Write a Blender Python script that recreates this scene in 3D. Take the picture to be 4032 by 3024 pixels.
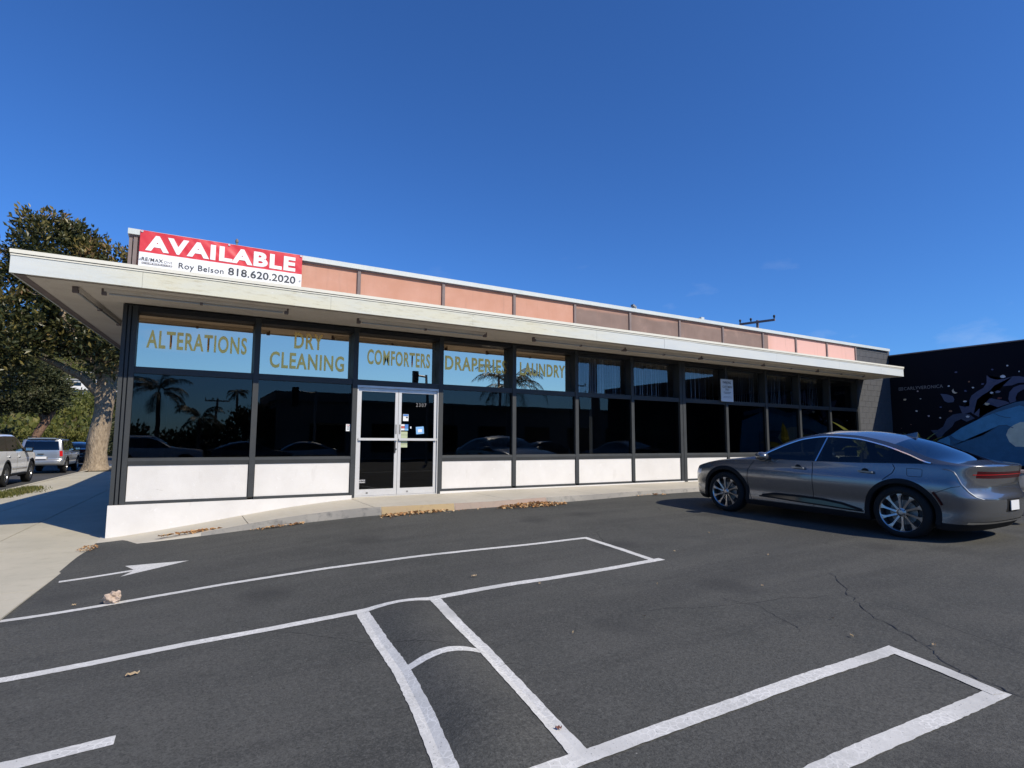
import bpy, bmesh, math, random
from mathutils import Vector, Matrix, noise
R = math.radians
random.seed(7)
for o in list(bpy.data.objects): bpy.data.objects.remove(o, do_unlink=True)
scene = bpy.context.scene
COL = scene.collection

# ------------------------------------------------------------------ camera
CAM = Vector((-2.99011, -11.14254, 1.07031))
YAW, PITCH, ROLL, FPX = 0.5274, 0.10098, 0.00408, 2250.0
cy, sy, cp, sp = math.cos(YAW), math.sin(YAW), math.cos(PITCH), math.sin(PITCH)
fw = Vector((sy*cp, cy*cp, sp)); rt = Vector((cy, -sy, 0)); up = rt.cross(fw)
rt2 = rt*math.cos(ROLL) + up*math.sin(ROLL); up2 = -rt*math.sin(ROLL) + up*math.cos(ROLL)
cd = bpy.data.cameras.new('camera'); cam = bpy.data.objects.new('camera', cd); COL.objects.link(cam)
cd.sensor_fit = 'HORIZONTAL'; cd.sensor_width = 36.0; cd.lens = FPX/4032*36.0
cd.clip_start = 0.05; cd.clip_end = 6000
m = Matrix((rt2, up2, -fw)).transposed().to_4x4(); m.translation = CAM
cam.matrix_world = m
scene.camera = cam

# ------------------------------------------------------------------ sky, sun, exposure
SUN = Vector((0.48, -1.08, 1.0)).normalized()
world = bpy.data.worlds.new('World'); scene.world = world; world.use_nodes = True
wn, wl = world.node_tree.nodes, world.node_tree.links
bg = wn['Background']
sky = wn.new('ShaderNodeTexSky'); sky.sky_type = 'NISHITA'; sky.sun_disc = False
sky.sun_elevation = math.asin(SUN.z); sky.sun_rotation = math.atan2(SUN.x, SUN.y)
sky.altitude = 50; sky.air_density = 1.0; sky.dust_density = 0.35; sky.ozone_density = 5.0
# thin wisps of cloud low in the sky, all the way round
tc = wn.new('ShaderNodeTexCoord')
mp = wn.new('ShaderNodeMapping'); mp.inputs['Scale'].default_value = (2.4, 2.4, 6.5); mp.inputs['Location'].default_value = (2.94, 2.71, .21)
nz = wn.new('ShaderNodeTexNoise'); nz.inputs['Scale'].default_value = 2.2; nz.inputs['Detail'].default_value = 7; nz.inputs['Roughness'].default_value = .56
rp = wn.new('ShaderNodeMapRange'); rp.inputs[1].default_value = .58; rp.inputs[2].default_value = .80
sx = wn.new('ShaderNodeSeparateXYZ')
el = wn.new('ShaderNodeMapRange'); el.inputs[1].default_value = .34; el.inputs[2].default_value = .22
mu = wn.new('ShaderNodeMath'); mu.operation = 'MULTIPLY'
mu2 = wn.new('ShaderNodeMath'); mu2.operation = 'MULTIPLY'; mu2.inputs[1].default_value = .22
mix = wn.new('ShaderNodeMixRGB'); mix.inputs[2].default_value = (7.0, 7.4, 8.2, 1)
wl.new(tc.outputs['Generated'], mp.inputs['Vector']); wl.new(mp.outputs[0], nz.inputs['Vector'])
wl.new(nz.outputs[0], rp.inputs[0]); wl.new(tc.outputs['Generated'], sx.inputs[0]); wl.new(sx.outputs[2], el.inputs[0])
wl.new(rp.outputs[0], mu.inputs[0]); wl.new(el.outputs[0], mu.inputs[1]); wl.new(mu.outputs[0], mu2.inputs[0])
wl.new(mu2.outputs[0], mix.inputs[0]); tn = wn.new('ShaderNodeMixRGB'); tn.blend_type = 'MULTIPLY'; tn.inputs[0].default_value = 1; tn.inputs[2].default_value = (.40, .745, 1.21, 1)
wl.new(sky.outputs[0], tn.inputs[1]); wl.new(tn.outputs[0], mix.inputs[1]); wl.new(mix.outputs[0], bg.inputs[0])
bg.inputs[1].default_value = 0.125
sd = bpy.data.lights.new('sun', 'SUN'); sd.energy = 5.0; sd.angle = R(0.53); sd.color = (1.0, .905, .745)
so = bpy.data.objects.new('sun', sd); COL.objects.link(so); so.rotation_euler = SUN.to_track_quat('Z', 'Y').to_euler()
so.location = SUN*60
scene.view_settings.view_transform = 'Standard'; scene.view_settings.look = 'None'
scene.view_settings.gamma = 1.0; scene.view_settings.use_curve_mapping = False
scene.view_settings.exposure = 0.0
scene.render.engine = 'CYCLES'
scene.cycles.max_bounces = 8; scene.cycles.transparent_max_bounces = 12
scene.cycles.caustics_reflective = False; scene.cycles.caustics_refractive = False
scene.cycles.sample_clamp_indirect = 6

# ------------------------------------------------------------------ helpers
def interp(x, xs, ys):
    if x <= xs[0]: return ys[0]
    for i in range(1, len(xs)):
        if x <= xs[i]:
            t = (x-xs[i-1])/(xs[i]-xs[i-1]); return ys[i-1] + (ys[i]-ys[i-1])*t
    return ys[-1]
def curve(tab):
    "smooth (Catmull-Rom style) table lookup"
    xs = [p[0] for p in tab]; ys = [p[1] for p in tab]; n = len(xs)
    ms = []
    for i in range(n):
        if i == 0: ms.append((ys[1]-ys[0])/(xs[1]-xs[0]))
        elif i == n-1: ms.append((ys[-1]-ys[-2])/(xs[-1]-xs[-2]))
        else:
            a = (ys[i]-ys[i-1])/(xs[i]-xs[i-1]); b = (ys[i+1]-ys[i])/(xs[i+1]-xs[i])
            ms.append(0 if a*b <= 0 else 2*a*b/(a+b))
    def f(x):
        if x <= xs[0]: return ys[0]
        if x >= xs[-1]: return ys[-1]
        for i in range(n-1):
            if x <= xs[i+1]:
                h = xs[i+1]-xs[i]; t = (x-xs[i])/h
                return ((2*t**3-3*t*t+1)*ys[i] + (t**3-2*t*t+t)*h*ms[i] + (-2*t**3+3*t*t)*ys[i+1] + (t**3-t*t)*h*ms[i+1])
    return f
def link(o, parent=None):
    COL.objects.link(o)
    if parent is not None: o.parent = parent
    return o
def tag(o, label=None, cat=None, group=None, kind=None):
    if label: o['label'] = label
    if cat: o['category'] = cat
    if group: o['group'] = group
    if kind: o['kind'] = kind
    return o
def empty(name, loc=(0, 0, 0), rz=0.0):
    o = bpy.data.objects.new(name, None); o.empty_display_size = .2
    o.location = loc; o.rotation_euler = (0, 0, rz); COL.objects.link(o); return o
def thing(name, label, cat, loc=(0, 0, 0), rz=0.0, group=None):
    return tag(empty(name, loc, rz), label, cat, group)
def copy_tree(o, parent=None):
    c = o.copy(); COL.objects.link(c); c.parent = parent
    for ch in list(o.children): copy_tree(ch, c)
    return c
class MB:
    def __init__(s): s.v = []; s.f = []
    def add(s, vs, fs):
        n = len(s.v); s.v += [tuple(v) for v in vs]; s.f += [tuple(i+n for i in f) for f in fs]; return s
    def box(s, x0, x1, y0, y1, z0, z1):
        return s.add([(x0,y0,z0),(x1,y0,z0),(x1,y1,z0),(x0,y1,z0),(x0,y0,z1),(x1,y0,z1),(x1,y1,z1),(x0,y1,z1)],
                     [(0,3,2,1),(4,5,6,7),(0,1,5,4),(1,2,6,5),(2,3,7,6),(3,0,4,7)])
    def obox(s, c, ax, ay, az):
        c, ax, ay, az = Vector(c), Vector(ax), Vector(ay), Vector(az)
        vs = [c + ax*i + ay*j + az*k for k in (-1, 1) for i, j in ((-1,-1),(1,-1),(1,1),(-1,1))]
        return s.add(vs, [(0,3,2,1),(4,5,6,7),(0,1,5,4),(1,2,6,5),(2,3,7,6),(3,0,4,7)])
    def tube(s, pts, rads, n=10, cap=True):
        pts = [Vector(p) for p in pts]
        if not hasattr(rads, '__len__'): rads = [rads]*len(pts)
        rings = []; ref = Vector((.3, .1, 1))
        for i, p in enumerate(pts):
            t = (pts[min(i+1, len(pts)-1)] - pts[max(i-1, 0)]).normalized()
            a = t.cross(ref)
            if a.length < .05: a = t.cross(Vector((1, 0, 0)))
            a.normalize(); b = t.cross(a)
            rings.append([p + (a*math.cos(2*math.pi*k/n) + b*math.sin(2*math.pi*k/n))*rads[i] for k in range(n)])
        vs = [q for r in rings for q in r]; fs = []
        for i in range(len(pts)-1):
            for k in range(n):
                fs.append((i*n+k, i*n+(k+1) % n, (i+1)*n+(k+1) % n, (i+1)*n+k))
        if cap: fs += [tuple(range(n-1, -1, -1)), tuple((len(pts)-1)*n+k for k in range(n))]
        return s.add(vs, fs)
    def lathe(s, prof, n=40, axis='y', c=(0, 0, 0)):
        "prof: list of (radius, offset along axis)"
        vs = []
        for r, h in prof:
            for k in range(n):
                a = 2*math.pi*k/n
                p = (r*math.cos(a), h, r*math.sin(a)) if axis == 'y' else (r*math.cos(a), r*math.sin(a), h)
                vs.append((p[0]+c[0], p[1]+c[1], p[2]+c[2]))
        fs = [(i*n+k, i*n+(k+1) % n, (i+1)*n+(k+1) % n, (i+1)*n+k) for i in range(len(prof)-1) for k in range(n)]
        return s.add(vs, fs)
    def build(s, name, mat, parent=None, smooth=False, kind=None):
        me = bpy.data.meshes.new(name); me.from_pydata(s.v, [], s.f)
        if mat: me.materials.append(mat)
        bm = bmesh.new(); bm.from_mesh(me); bmesh.ops.recalc_face_normals(bm, faces=bm.faces)
        if smooth:
            for f in bm.faces: f.smooth = True
            for e in bm.edges:
                if len(e.link_faces) == 2 and e.calc_face_angle(0) > R(42): e.smooth = False
        bm.to_mesh(me); bm.free(); me.update()
        o = bpy.data.objects.new(name, me); link(o, parent)
        if kind: o['kind'] = kind
        return o
def obj(name, me, parent=None): return link(bpy.data.objects.new(name, me), parent)

# ------------------------------------------------------------------ materials
def principled(name, col=(.5, .5, .5), rough=.6, metal=0.0, spec=.5, coat=0.0):
    mt = bpy.data.materials.new(name); mt.use_nodes = True
    b = mt.node_tree.nodes['Principled BSDF']
    b.inputs['Base Color'].default_value = (*col, 1); b.inputs['Roughness'].default_value = rough
    b.inputs['Metallic'].default_value = metal; b.inputs['Specular IOR Level'].default_value = spec
    if coat: b.inputs['Coat Weight'].default_value = coat; b.inputs['Coat Roughness'].default_value = .04
    return mt
class NT:
    "small node helper"
    def __init__(s, mt): s.t = mt.node_tree; s.n = s.t.nodes; s.l = s.t.links; s.b = s.n.get('Principled BSDF')
    def __call__(s, typ, ins=None, **at):
        n = s.n.new(typ)
        for k, v in at.items(): setattr(n, k, v)
        for k, v in (ins or {}).items():
            if isinstance(v, bpy.types.NodeSocket): s.l.new(v, n.inputs[k])
            else: n.inputs[k].default_value = v
        return n
    def coord(s, scale=(1, 1, 1), kind='Object'):
        c = s('ShaderNodeTexCoord'); return s('ShaderNodeMapping', {'Vector': c.outputs[kind], 'Scale': scale}).outputs[0]
    def noise(s, vec, scale, detail=4, rough=.55, dist=0.0):
        return s('ShaderNodeTexNoise', {'Vector': vec, 'Scale': scale, 'Detail': detail, 'Roughness': rough, 'Distortion': dist}).outputs[0]
    def rng(s, v, a, b, c=0.0, d=1.0): return s('ShaderNodeMapRange', {0: v, 1: a, 2: b, 3: c, 4: d}).outputs[0]
    def mix(s, f, a, b, mode='MIX'):
        n = s('ShaderNodeMixRGB', blend_type=mode)
        for k, v in ((0, f), (1, a), (2, b)):
            if isinstance(v, bpy.types.NodeSocket): s.l.new(v, n.inputs[k])
            else: n.inputs[k].default_value = v if k == 0 else (*v, 1)
        return n.outputs[0]
    def math(s, op, a, b=0.0):
        n = s('ShaderNodeMath', operation=op)
        for k, v in ((0, a), (1, b)):
            if isinstance(v, bpy.types.NodeSocket): s.l.new(v, n.inputs[k])
            else: n.inputs[k].default_value = v
        return n.outputs[0]
    def bump(s, h, strength=.3, dist=.01):
        n = s('ShaderNodeBump', {'Height': h, 'Strength': strength, 'Distance': dist}); s.l.new(n.outputs[0], s.b.inputs['Normal'])
    def base(s, c): s.l.new(c, s.b.inputs['Base Color'])
    def rough(s, r): s.l.new(r, s.b.inputs['Roughness'])
def varied(name, c1, c2, scale=3, rough=.7, bump=.2, bscale=60, metal=0, spec=.4, stretch=(1, 1, 1), bd=.006):
    mt = principled(name, c1, rough, metal, spec); t = NT(mt)
    v = t.coord(stretch)
    n1 = t.noise(v, scale, 6, .62); n2 = t.noise(v, bscale, 3)
    c = t.mix(t.rng(n1, .34, .68), c1, c2)
    c = t.mix(.18, c, t.mix(n2, (0, 0, 0), (1, 1, 1)), 'OVERLAY')
    t.base(c); t.rough(t.rng(n1, .3, .7, max(0, rough-.08), min(1, rough+.08)))
    if bump: t.bump(n2, bump, bd)
    return mt

def m_asphalt():
    mt = principled('asphalt sealcoat', (.05, .05, .05), .88, 0, .25); t = NT(mt)
    v = t.coord()
    big = t.noise(v, .35, 5, .6, .6); mid = t.noise(v, 2.1, 6, .65); fine = t.noise(v, 95, 2, .7); grit = t.noise(v, 320, 1)
    streak = t.noise(t.coord((.22, 1.7, 1)), 1.1, 5, .6, .4)
    c = t.mix(t.rng(big, .34, .66), (.060, .061, .055), (.086, .0855, .077))
    c = t.mix(t.rng(mid, .42, .70, 0, .75), c, (.092, .091, .083))
    c = t.mix(t.rng(streak, .48, .62, 0, .55), c, (.050, .0505, .047))
    agg = t.noise(v, 42, 3, .8)
    c = t.mix(t.rng(agg, .52, .64, 0, .6), c, (.118, .118, .108)); c = t.mix(t.rng(agg, .47, .36, 0, .6), c, (.036, .0365, .034))
    c = t.mix(t.rng(fine, .56, .72, 0, .5), c, (.155, .154, .143))
    c = t.mix(t.rng(fine, .46, .34, 0, .5), c, (.026, .0265, .025))
    chip = t('ShaderNodeTexVoronoi', {'Vector': v, 'Scale': 11.0, 'Randomness': 1.0}).outputs[0]
    keep = t.noise(v, 3.1, 2)
    c = t.mix(t.math('MULTIPLY', t.rng(chip, .050, .030), t.rng(keep, .60, .66)), c, (.32, .31, .28))
    oil = t('ShaderNodeTexVoronoi', {'Vector': v, 'Scale': .62}).outputs[0]
    c = t.mix(t.math('MULTIPLY', t.rng(t.math('ADD', oil, t.math('MULTIPLY', mid, .25)), .34, .20), .45), c, (.034, .034, .033))
    # hairline cracks
    cr = t('ShaderNodeTexVoronoi', {'Vector': t.mix(.16, v, t('ShaderNodeTexNoise', {'Vector': v, 'Scale': 2.6, 'Detail': 4.0}).outputs[1]), 'Scale': .42}, feature='DISTANCE_TO_EDGE').outputs[0]
    ck = t.math('MULTIPLY', t.rng(cr, .0022, .0008), t.rng(t.noise(v, .55, 2), .52, .60))
    c = t.mix(t.math('MULTIPLY', ck, .6), c, (.012, .012, .012))
    t.base(c); t.rough(t.rng(mid, .3, .7, .80, .93))
    t.bump(t.math('ADD', t.math('ADD', fine, t.math('MULTIPLY', grit, .5)), t.math('MULTIPLY', ck, -.8)), .55, .006)
    return mt
def m_paint():
    mt = principled('road paint', (.6, .6, .58), .75, 0, .35); t = NT(mt)
    v = t.coord()
    d = t('ShaderNodeTexVoronoi', {'Vector': t.mix(.05, v, t('ShaderNodeTexNoise', {'Vector': v, 'Scale': 9.0, 'Detail': 3.0}).outputs[1]), 'Scale': 24.0}, feature='DISTANCE_TO_EDGE').outputs[0]
    n = t.noise(v, 5, 6, .65); f = t.noise(v, 70, 3, .7)
    c = t.mix(t.rng(n, .35, .65), (.52, .515, .485), (.62, .612, .58))
    c = t.mix(t.math('MULTIPLY', t.rng(d, .10, .02, 0, .75), t.rng(t.noise(v, 2.2, 3), .40, .60)), c, (.78, .77, .73))
    c = t.mix(t.rng(f, .63, .70, 0, .9), c, (.13, .13, .125))
    c = t.mix(t.rng(t.noise(v, 1.3, 5), .58, .72, 0, .45), c, (.33, .33, .31))
    t.base(c); t.bump(f, .4, .004)
    return mt
def m_concrete(name, c1, c2, stain=(.30, .27, .20), st=.4):
    mt = principled(name, c1, .85, 0, .3); t = NT(mt); v = t.coord()
    a = t.noise(v, .7, 6, .6); b = t.noise(v, 6, 5, .65); f = t.noise(v, 80, 3, .7)
    c = t.mix(t.rng(a, .35, .65), c1, c2); c = t.mix(t.rng(b, .52, .75, 0, st), c, stain)
    c = t.mix(t.rng(f, .6, .75, 0, .35), c, (.16, .155, .14))
    t.base(c); t.bump(f, .3, .004); return mt
def m_glass(name, tint, refl, mul=2.0, floor=0.0, rcol=(1, 1, 1), wav=0.0):
    "pane: Fresnel mirror over a tinted see-through"
    mt = bpy.data.materials.new(name); mt.use_nodes = True; t = NT(mt); t.n.remove(t.b)
    out = t.n['Material Output']
    lw = t('ShaderNodeLayerWeight', {'Blend': .5}).outputs['Facing']
    fr = t.math('ADD', t.math('MULTIPLY', t.math('POWER', lw, 5.0), .96), .04)
    fac = t('ShaderNodeMath', {0: t.math('MULTIPLY', fr, mul), 1: floor}, operation='MAXIMUM', use_clamp=True).outputs[0]
    gl = t('ShaderNodeBsdfGlossy', {'Color': (*rcol, 1), 'Roughness': refl})
    if wav:
        n = t.noise(t.coord((1, 1, .6)), 1.4, 2)
        bp = t('ShaderNodeBump', {'Height': n, 'Strength': wav, 'Distance': .02}); t.l.new(bp.outputs[0], gl.inputs['Normal'])
    tr = t('ShaderNodeBsdfTransparent', {'Color': (*tint, 1)})
    mx = t('ShaderNodeMixShader', {0: fac, 1: tr.outputs[0], 2: gl.outputs[0]}); t.l.new(mx.outputs[0], out.inputs[0])
    return mt
def m_stucco(name, c1, c2, bs=70):
    return varied(name, c1, c2, 1.4, .9, .45, bs, spec=.2)
M = {}
M['asphalt'] = m_asphalt(); M['paint'] = m_paint()
M['walk'] = m_concrete('walk concrete', (.45, .42, .35), (.53, .49, .41), (.38, .31, .23))
M['sidewalk'] = m_concrete('sidewalk concrete', (.43, .40, .315), (.51, .47, .37), (.33, .30, .22))
M['curbface'] = m_concrete('curb concrete', (.23, .22, .20), (.33, .31, .27), (.10, .10, .10), .8)
M['curbyellow'] = m_concrete('curb faded yellow paint', (.44, .33, .15), (.40, .30, .20), (.30, .20, .13), .7)
M['curbred'] = m_concrete('curb faded red paint', (.38, .27, .22), (.34, .28, .22), (.25, .20, .17), .7)
M['street'] = m_concrete('street asphalt', (.055, .055, .055), (.075, .075, .073), (.04, .04, .04))
M['earth'] = varied('dry earth', (.13, .10, .06), (.09, .08, .04), 1.5, .95, .3, 20)
M['frame'] = varied('grey painted frame', (.036, .040, .043), (.044, .048, .050), 2, .55, .05, 40, spec=.35)
M['framedark'] = varied('darker frame tone', (.016, .019, .024), (.02, .023, .028), 2, .5, .05, 40, spec=.35)  # darker than the mullions; for head rails, corner post and side wall
def m_white():
    mt = principled('white stucco', (.7, .68, .66), .9, 0, .2); t = NT(mt); v = t.coord()
    a = t.noise(v, 1.1, 6, .65); b = t.noise(t.coord((1, 1, .35)), 3.5, 6, .7); f = t.noise(v, 55, 3, .7)
    c = t.mix(t.rng(a, .35, .65), (.70, .685, .66), (.63, .612, .585))
    c = t.mix(t.rng(b, .60, .76, 0, .45), c, (.47, .44, .40))
    c = t.mix(t.rng(t.noise(t.coord((.7, 1, 2.5)), 5.5, 5, .7), .68, .72, 0, .5), c, (.34, .31, .28))
    c = t.mix(t.rng(t.noise(v, 9, 4, .7), .64, .70, 0, .6), c, (.76, .75, .74))
    t.base(c); t.bump(f, .45, .006); return mt
M['white'] = m_white()
M['soffit'] = m_stucco('soffit stucco', (.72, .66, .585), (.62, .56, .49), 40)
M['alum'] = varied('anodised aluminium', (.66, .655, .64), (.56, .555, .54), 5, .42, .03, 90, metal=.35)
M['alumpaint'] = varied('pale coping metal', (.50, .555, .54), (.56, .60, .585), 1.5, .5, .03, 60, spec=.5)
M['steel'] = varied('dull steel', (.33, .32, .30), (.22, .21, .19), 6, .5, .05, 60, metal=.7)
M['black'] = principled('black', (.012, .012, .013), .6)
M['rubber'] = varied('rubber', (.008, .008, .008), (.012, .012, .012), 9, .85, .15, 90)
M['glass'] = m_glass('tinted shop glass', (.46, .48, .50), .0, .95, .0, (.95, .93, .90), .03)
M['glassfilm'] = m_glass('mirror film glass', (.32, .33, .35), .0, 1.0, .70, (1.0, .80, .59), .03)
M['glassup'] = m_glass('upper shop glass', (.80, .83, .86), .0, 1.1, .065, (.95, .93, .90), .03)
M['gold'] = varied('gold leaf lettering', (1.0, .42, .085), (1.0, .48, .13), 14, .26, .0, 60, metal=.9)
M['letterwhite'] = principled('white print', (.80, .80, .80), .5)
M['letterdark'] = principled('dark print', (.028, .032, .04), .5)
M['lettergrey'] = principled('grey print', (.20, .20, .21), .5)
M['interior'] = varied('interior wall', (.34, .32, .29), (.26, .245, .225), 1, .9, 0)
M['blind'] = varied('blind fabric', (.46, .47, .48), (.40, .41, .42), 3, .8, .05, 80)
M['blackwall'] = varied('black painted wall', (.0055, .0062, .011), (.008, .009, .014), 1.2, .85, .3, 40, spec=.12)
M['block'] = varied('dark grey painted block', (.075, .078, .085), (.092, .095, .102), 2.5, .85, .35, 60, spec=.25)
M['mortar'] = principled('block joint', (.11, .112, .118), .9)
M['roofing'] = varied('roofing', (.3, .3, .29), (.24, .24, .23), 1, .9, .2, 30)
def m_fascia():
    mt = principled('weathered fascia', (.7, .7, .68), .6, 0, .35); t = NT(mt); v = t.coord()
    a = t.noise(t.coord((.5, 1, 3.5)), 1.6, 6, .65, .3); b = t.noise(t.coord((1.2, 1, 7)), 3.0, 6, .7)
    sep = t('ShaderNodeSeparateXYZ', {0: v})
    c = t.mix(t.rng(a, .36, .66), (.55, .59, .595), (.62, .64, .61))
    # yellowed stretch left of the middle, as on the building
    yx = t.math('MULTIPLY', t.rng(sep.outputs[0], -4.9, -3.2), t.rng(sep.outputs[0], 6.2, 3.2))
    c = t.mix(t.math('MULTIPLY', yx, t.rng(a, .28, .58, .35, .9)), c, (.62, .60, .46))
    c = t.mix(t.math('MULTIPLY', t.math('MULTIPLY', yx, t.rng(b, .52, .72)), .7), c, (.40, .36, .24))
    c = t.mix(t.math('MULTIPLY', yx, t.rng(t.noise(t.coord((1.4, 1, 2.2)), 6.5, 5, .7), .66, .71)), c, (.84, .84, .83))
    c = t.mix(t.rng(b, .68, .8, 0, .3), c, (.45, .44, .40))
    t.base(c); t.bump(t.noise(v, 30, 3), .15, .004); return mt
M['fascia'] = m_fascia()
M['capwhite'] = varied('cream drip edge', (.74, .72, .62), (.66, .64, .55), 2, .55, .05, 40, stretch=(.5, 1, 3))
def m_pink():
    "salmon stucco; four panels were rolled over with brown paint that stops short of the top"
    mt = principled('salmon stucco', (.66, .36, .26), .9, 0, .2); t = NT(mt); v = t.coord()
    sep = t('ShaderNodeSeparateXYZ', {0: v}); n = t.noise(v, 2.2, 5); f = t.noise(v, 60, 3, .7)
    pink = t.mix(t.rng(n, .35, .65), (.50, .265, .185), (.545, .305, .225))
    pink = t.mix(t.rng(sep.outputs[0], 12.2, 13.0), pink, (.66, .41, .355))
    ed = t.math('ADD', sep.outputs[2], t.math('MULTIPLY', t.noise(t.coord((.8, 1, 2)), 1.3, 4, .6), .22))
    top = t.rng(ed, 4.58, 4.44)
    inx = t.math('MULTIPLY', t.rng(sep.outputs[0], 5.26, 5.28), t.rng(sep.outputs[0], 12.705, 12.695))
    brown = t.mix(t.rng(n, .35, .65), (.20, .145, .125), (.24, .175, .15))
    c = t.mix(t.math('MULTIPLY', top, inx), pink, brown)
    c = t.mix(t.rng(f, .6, .75, 0, .25), c, (.35, .2, .15))
    c = t.mix(t.rng(t.noise(t.coord((3.2, 1, .22)), 2.6, 5, .7), .56, .74, 0, .35), c, (.30, .19, .15))
    c = t.mix(t.rng(t.noise(v, 1.1, 5, .7), .55, .72, 0, .25), c, (.62, .40, .33))
    t.base(c); t.bump(f, .5, .006); return mt
M['pink'] = m_pink()
M['batten'] = varied('weathered batten', (.16, .125, .12), (.23, .19, .18), 4, .8, .2, 40, stretch=(1, 1, .4))

# ------------------------------------------------------------------ ground heights
ZX = [-9, -4.2, -3, -2, -1, 0, 1, 2, 3, 4, 4.6, 6, 30]
ZZ = [-.52, -.47, -.40, -.32, -.24, -.17, -.14, -.11, -.10, -.095, -.09, -.08, -.07]
_zc = curve(list(zip(ZX, ZZ)))
_kc = curve([(-4.2, .010), (-3, .016), (-1, .034), (2, .050), (5, .038), (9, .03), (20, .02)])
HUMP = [(-1.235, -6.1), (-1.319, -6.906), (-1.376, -7.50), (-1.475, -8.18), (-1.565, -8.74)]
def hump(x, y):
    if y > -5.9 or y < -8.95: return 0
    cx_ = interp(-y, [-p[1] for p in HUMP], [p[0] for p in HUMP])
    d = abs(x-cx_)/.30
    if d >= 1: return 0
    e = min(1, max(0, (-5.9-y)/.75))**1.0 * min(1, max(0, (y+8.95)/.5))
    return .075*(1-d*d)**1.3*e
def zg(x, y):
    d = min(0, y+1.9)
    return _zc(x) - _kc(x)*6*(1-math.exp(d/6)) + hump(x, y) + .004*noise.noise(Vector((x*.5, y*.5, 0)))
WX = [-3.98, -2.8, -1.5, -.3, 1, 2.3, 4, 6, 9, 20]; WY = [-1.0, -1.1, -1.2, -1.45, -1.72, -1.86, -1.80, -1.62, -1.5, -1.5]
_yc = curve(list(zip(WX, WY)))
_zt = curve([(-4.2, -.478), (-3.885, -.462), (-2.64, -.32), (-1.86, -.21), (-1, -.105), (0, -.03), (1.74, -.004), (3.5, .018), (20, .018)])
def zs(x, y): return -.475 + (x+4)*.0018

# big ground under everything
g = MB(); g.add([(-2500,-2500,-1.6),(2500,-2500,-1.6),(2500,2500,-1.6),(-2500,2500,-1.6)], [(0,1,2,3)])
tag(g.build('ground', M['earth']), kind='structure')

# parking lot sheet
EDGE = [(-4.9, -16), (-4.42, -7), (-4.30, -5.4), (-4.247, -4.405), (-4.189, -3.656), (-4.099, -2.629), (-4.03, -1.579), (-3.985, -1.17), (-3.95, -.95), (-3.9, 3)]
def xedge(y): return interp(y, [p[1] for p in EDGE], [p[0] for p in EDGE])
def lot():
    xs = []; x = 0.0
    ks = []
    while x < 24: ks.append(x); x += .045 if 2.0 < x < 3.9 else (.11 if x < 9 else .4)
    ks.append(24.0)
    ys = []; y = -16.0
    while y < -.5: ys.append(y); y += .11 if y > -10.6 else .3
    ys.append(-.45)
    b = MB(); nx = len(ks)
    for y in ys:
        xe = xedge(y) - .02
        for k in ks:
            xx = xe + k*(1 + 0*k); b.v.append((xx, y, zg(xx, y)))
    for j in range(len(ys)-1):
        for i in range(nx-1): b.f.append((j*nx+i, j*nx+i+1, (j+1)*nx+i+1, (j+1)*nx+i))
    return tag(b.build('parking_lot', M['asphalt'], smooth=True), kind='structure')
lot()

def ribbon(pts, w, zf, lift, closed=False, step=.1, jag=0.0):
    "flat strip along a ground polyline, mitred at its corners"
    P = [Vector((p[0], p[1])) for p in pts]; Q = []
    for i in range(len(P)-1):
        n = max(1, int((P[i+1]-P[i]).length/step))
        for k in range(n): Q.append(P[i].lerp(P[i+1], k/n))
    Q.append(P[-1]); b = MB(); L = len(Q); rr = random.Random(len(pts)*13+int(pts[0][0]*100))
    for i, q in enumerate(Q):
        t0 = (q-Q[i-1]).normalized() if i else None; t1 = (Q[i+1]-q).normalized() if i < L-1 else None
        if t0 is None: t0 = t1
        if t1 is None: t1 = t0
        n0 = Vector((-t0.y, t0.x)); n1 = Vector((-t1.y, t1.x)); n = (n0+n1).normalized(); k = 1/max(.35, n.dot(n0))
        for s in (-.5, 0, .5):
            p = q + n*(w*s*k + (rr.uniform(-jag, jag) if s else 0)); b.v.append((p.x, p.y, zf(p.x, p.y)+lift))
    for i in range(L-1):
        for s in (0, 1): b.f.append((i*3+s, i*3+s+1, (i+1)*3+s+1, (i+1)*3+s))
    return b
LA = [(-4.227, -4.504), (-3.353, -4.462), (-2.509, -4.41), (-1.495, -4.46), (-0.032, -4.679), (1.885, -4.78), (1.84, -5.541), (1.77, -6.22)]
LB = [(1.90, -6.19), (0.27, -6.241), (-0.919, -6.183), (-1.558, -6.144), (-2.219, -6.133), (-2.857, -6.091), (-3.415, -6.097), (-4.4, -6.08)]
LC = [(-1.561, -6.199), (-1.626, -6.885), (-1.671, -7.495), (-1.753, -8.058), (-1.85, -8.594), (-2.0, -9.4)]
LE = [(-0.912, -6.22), (-1.012, -6.927), (-1.08, -7.512), (-1.198, -8.306), (-1.285, -8.90)]
LR = [(-1.671, -7.495), (-1.08, -7.512)]
LF = [(-1.75, -8.895), (-1.275, -8.879), (-0.891, -8.896), (-0.248, -8.936), (0.449, -8.935), (1.285, -8.948), (1.206, -9.292), (1.108, -9.60)]
LF2 = [(1.165, -9.59), (0.589, -9.572), (-0.038, -9.548), (-0.483, -9.525), (-1.9, -9.48)]
LG = [(-4.3, -7.36), (-3.638, -7.402), (-3.445, -7.413), (-3.185, -7.42)]
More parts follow.
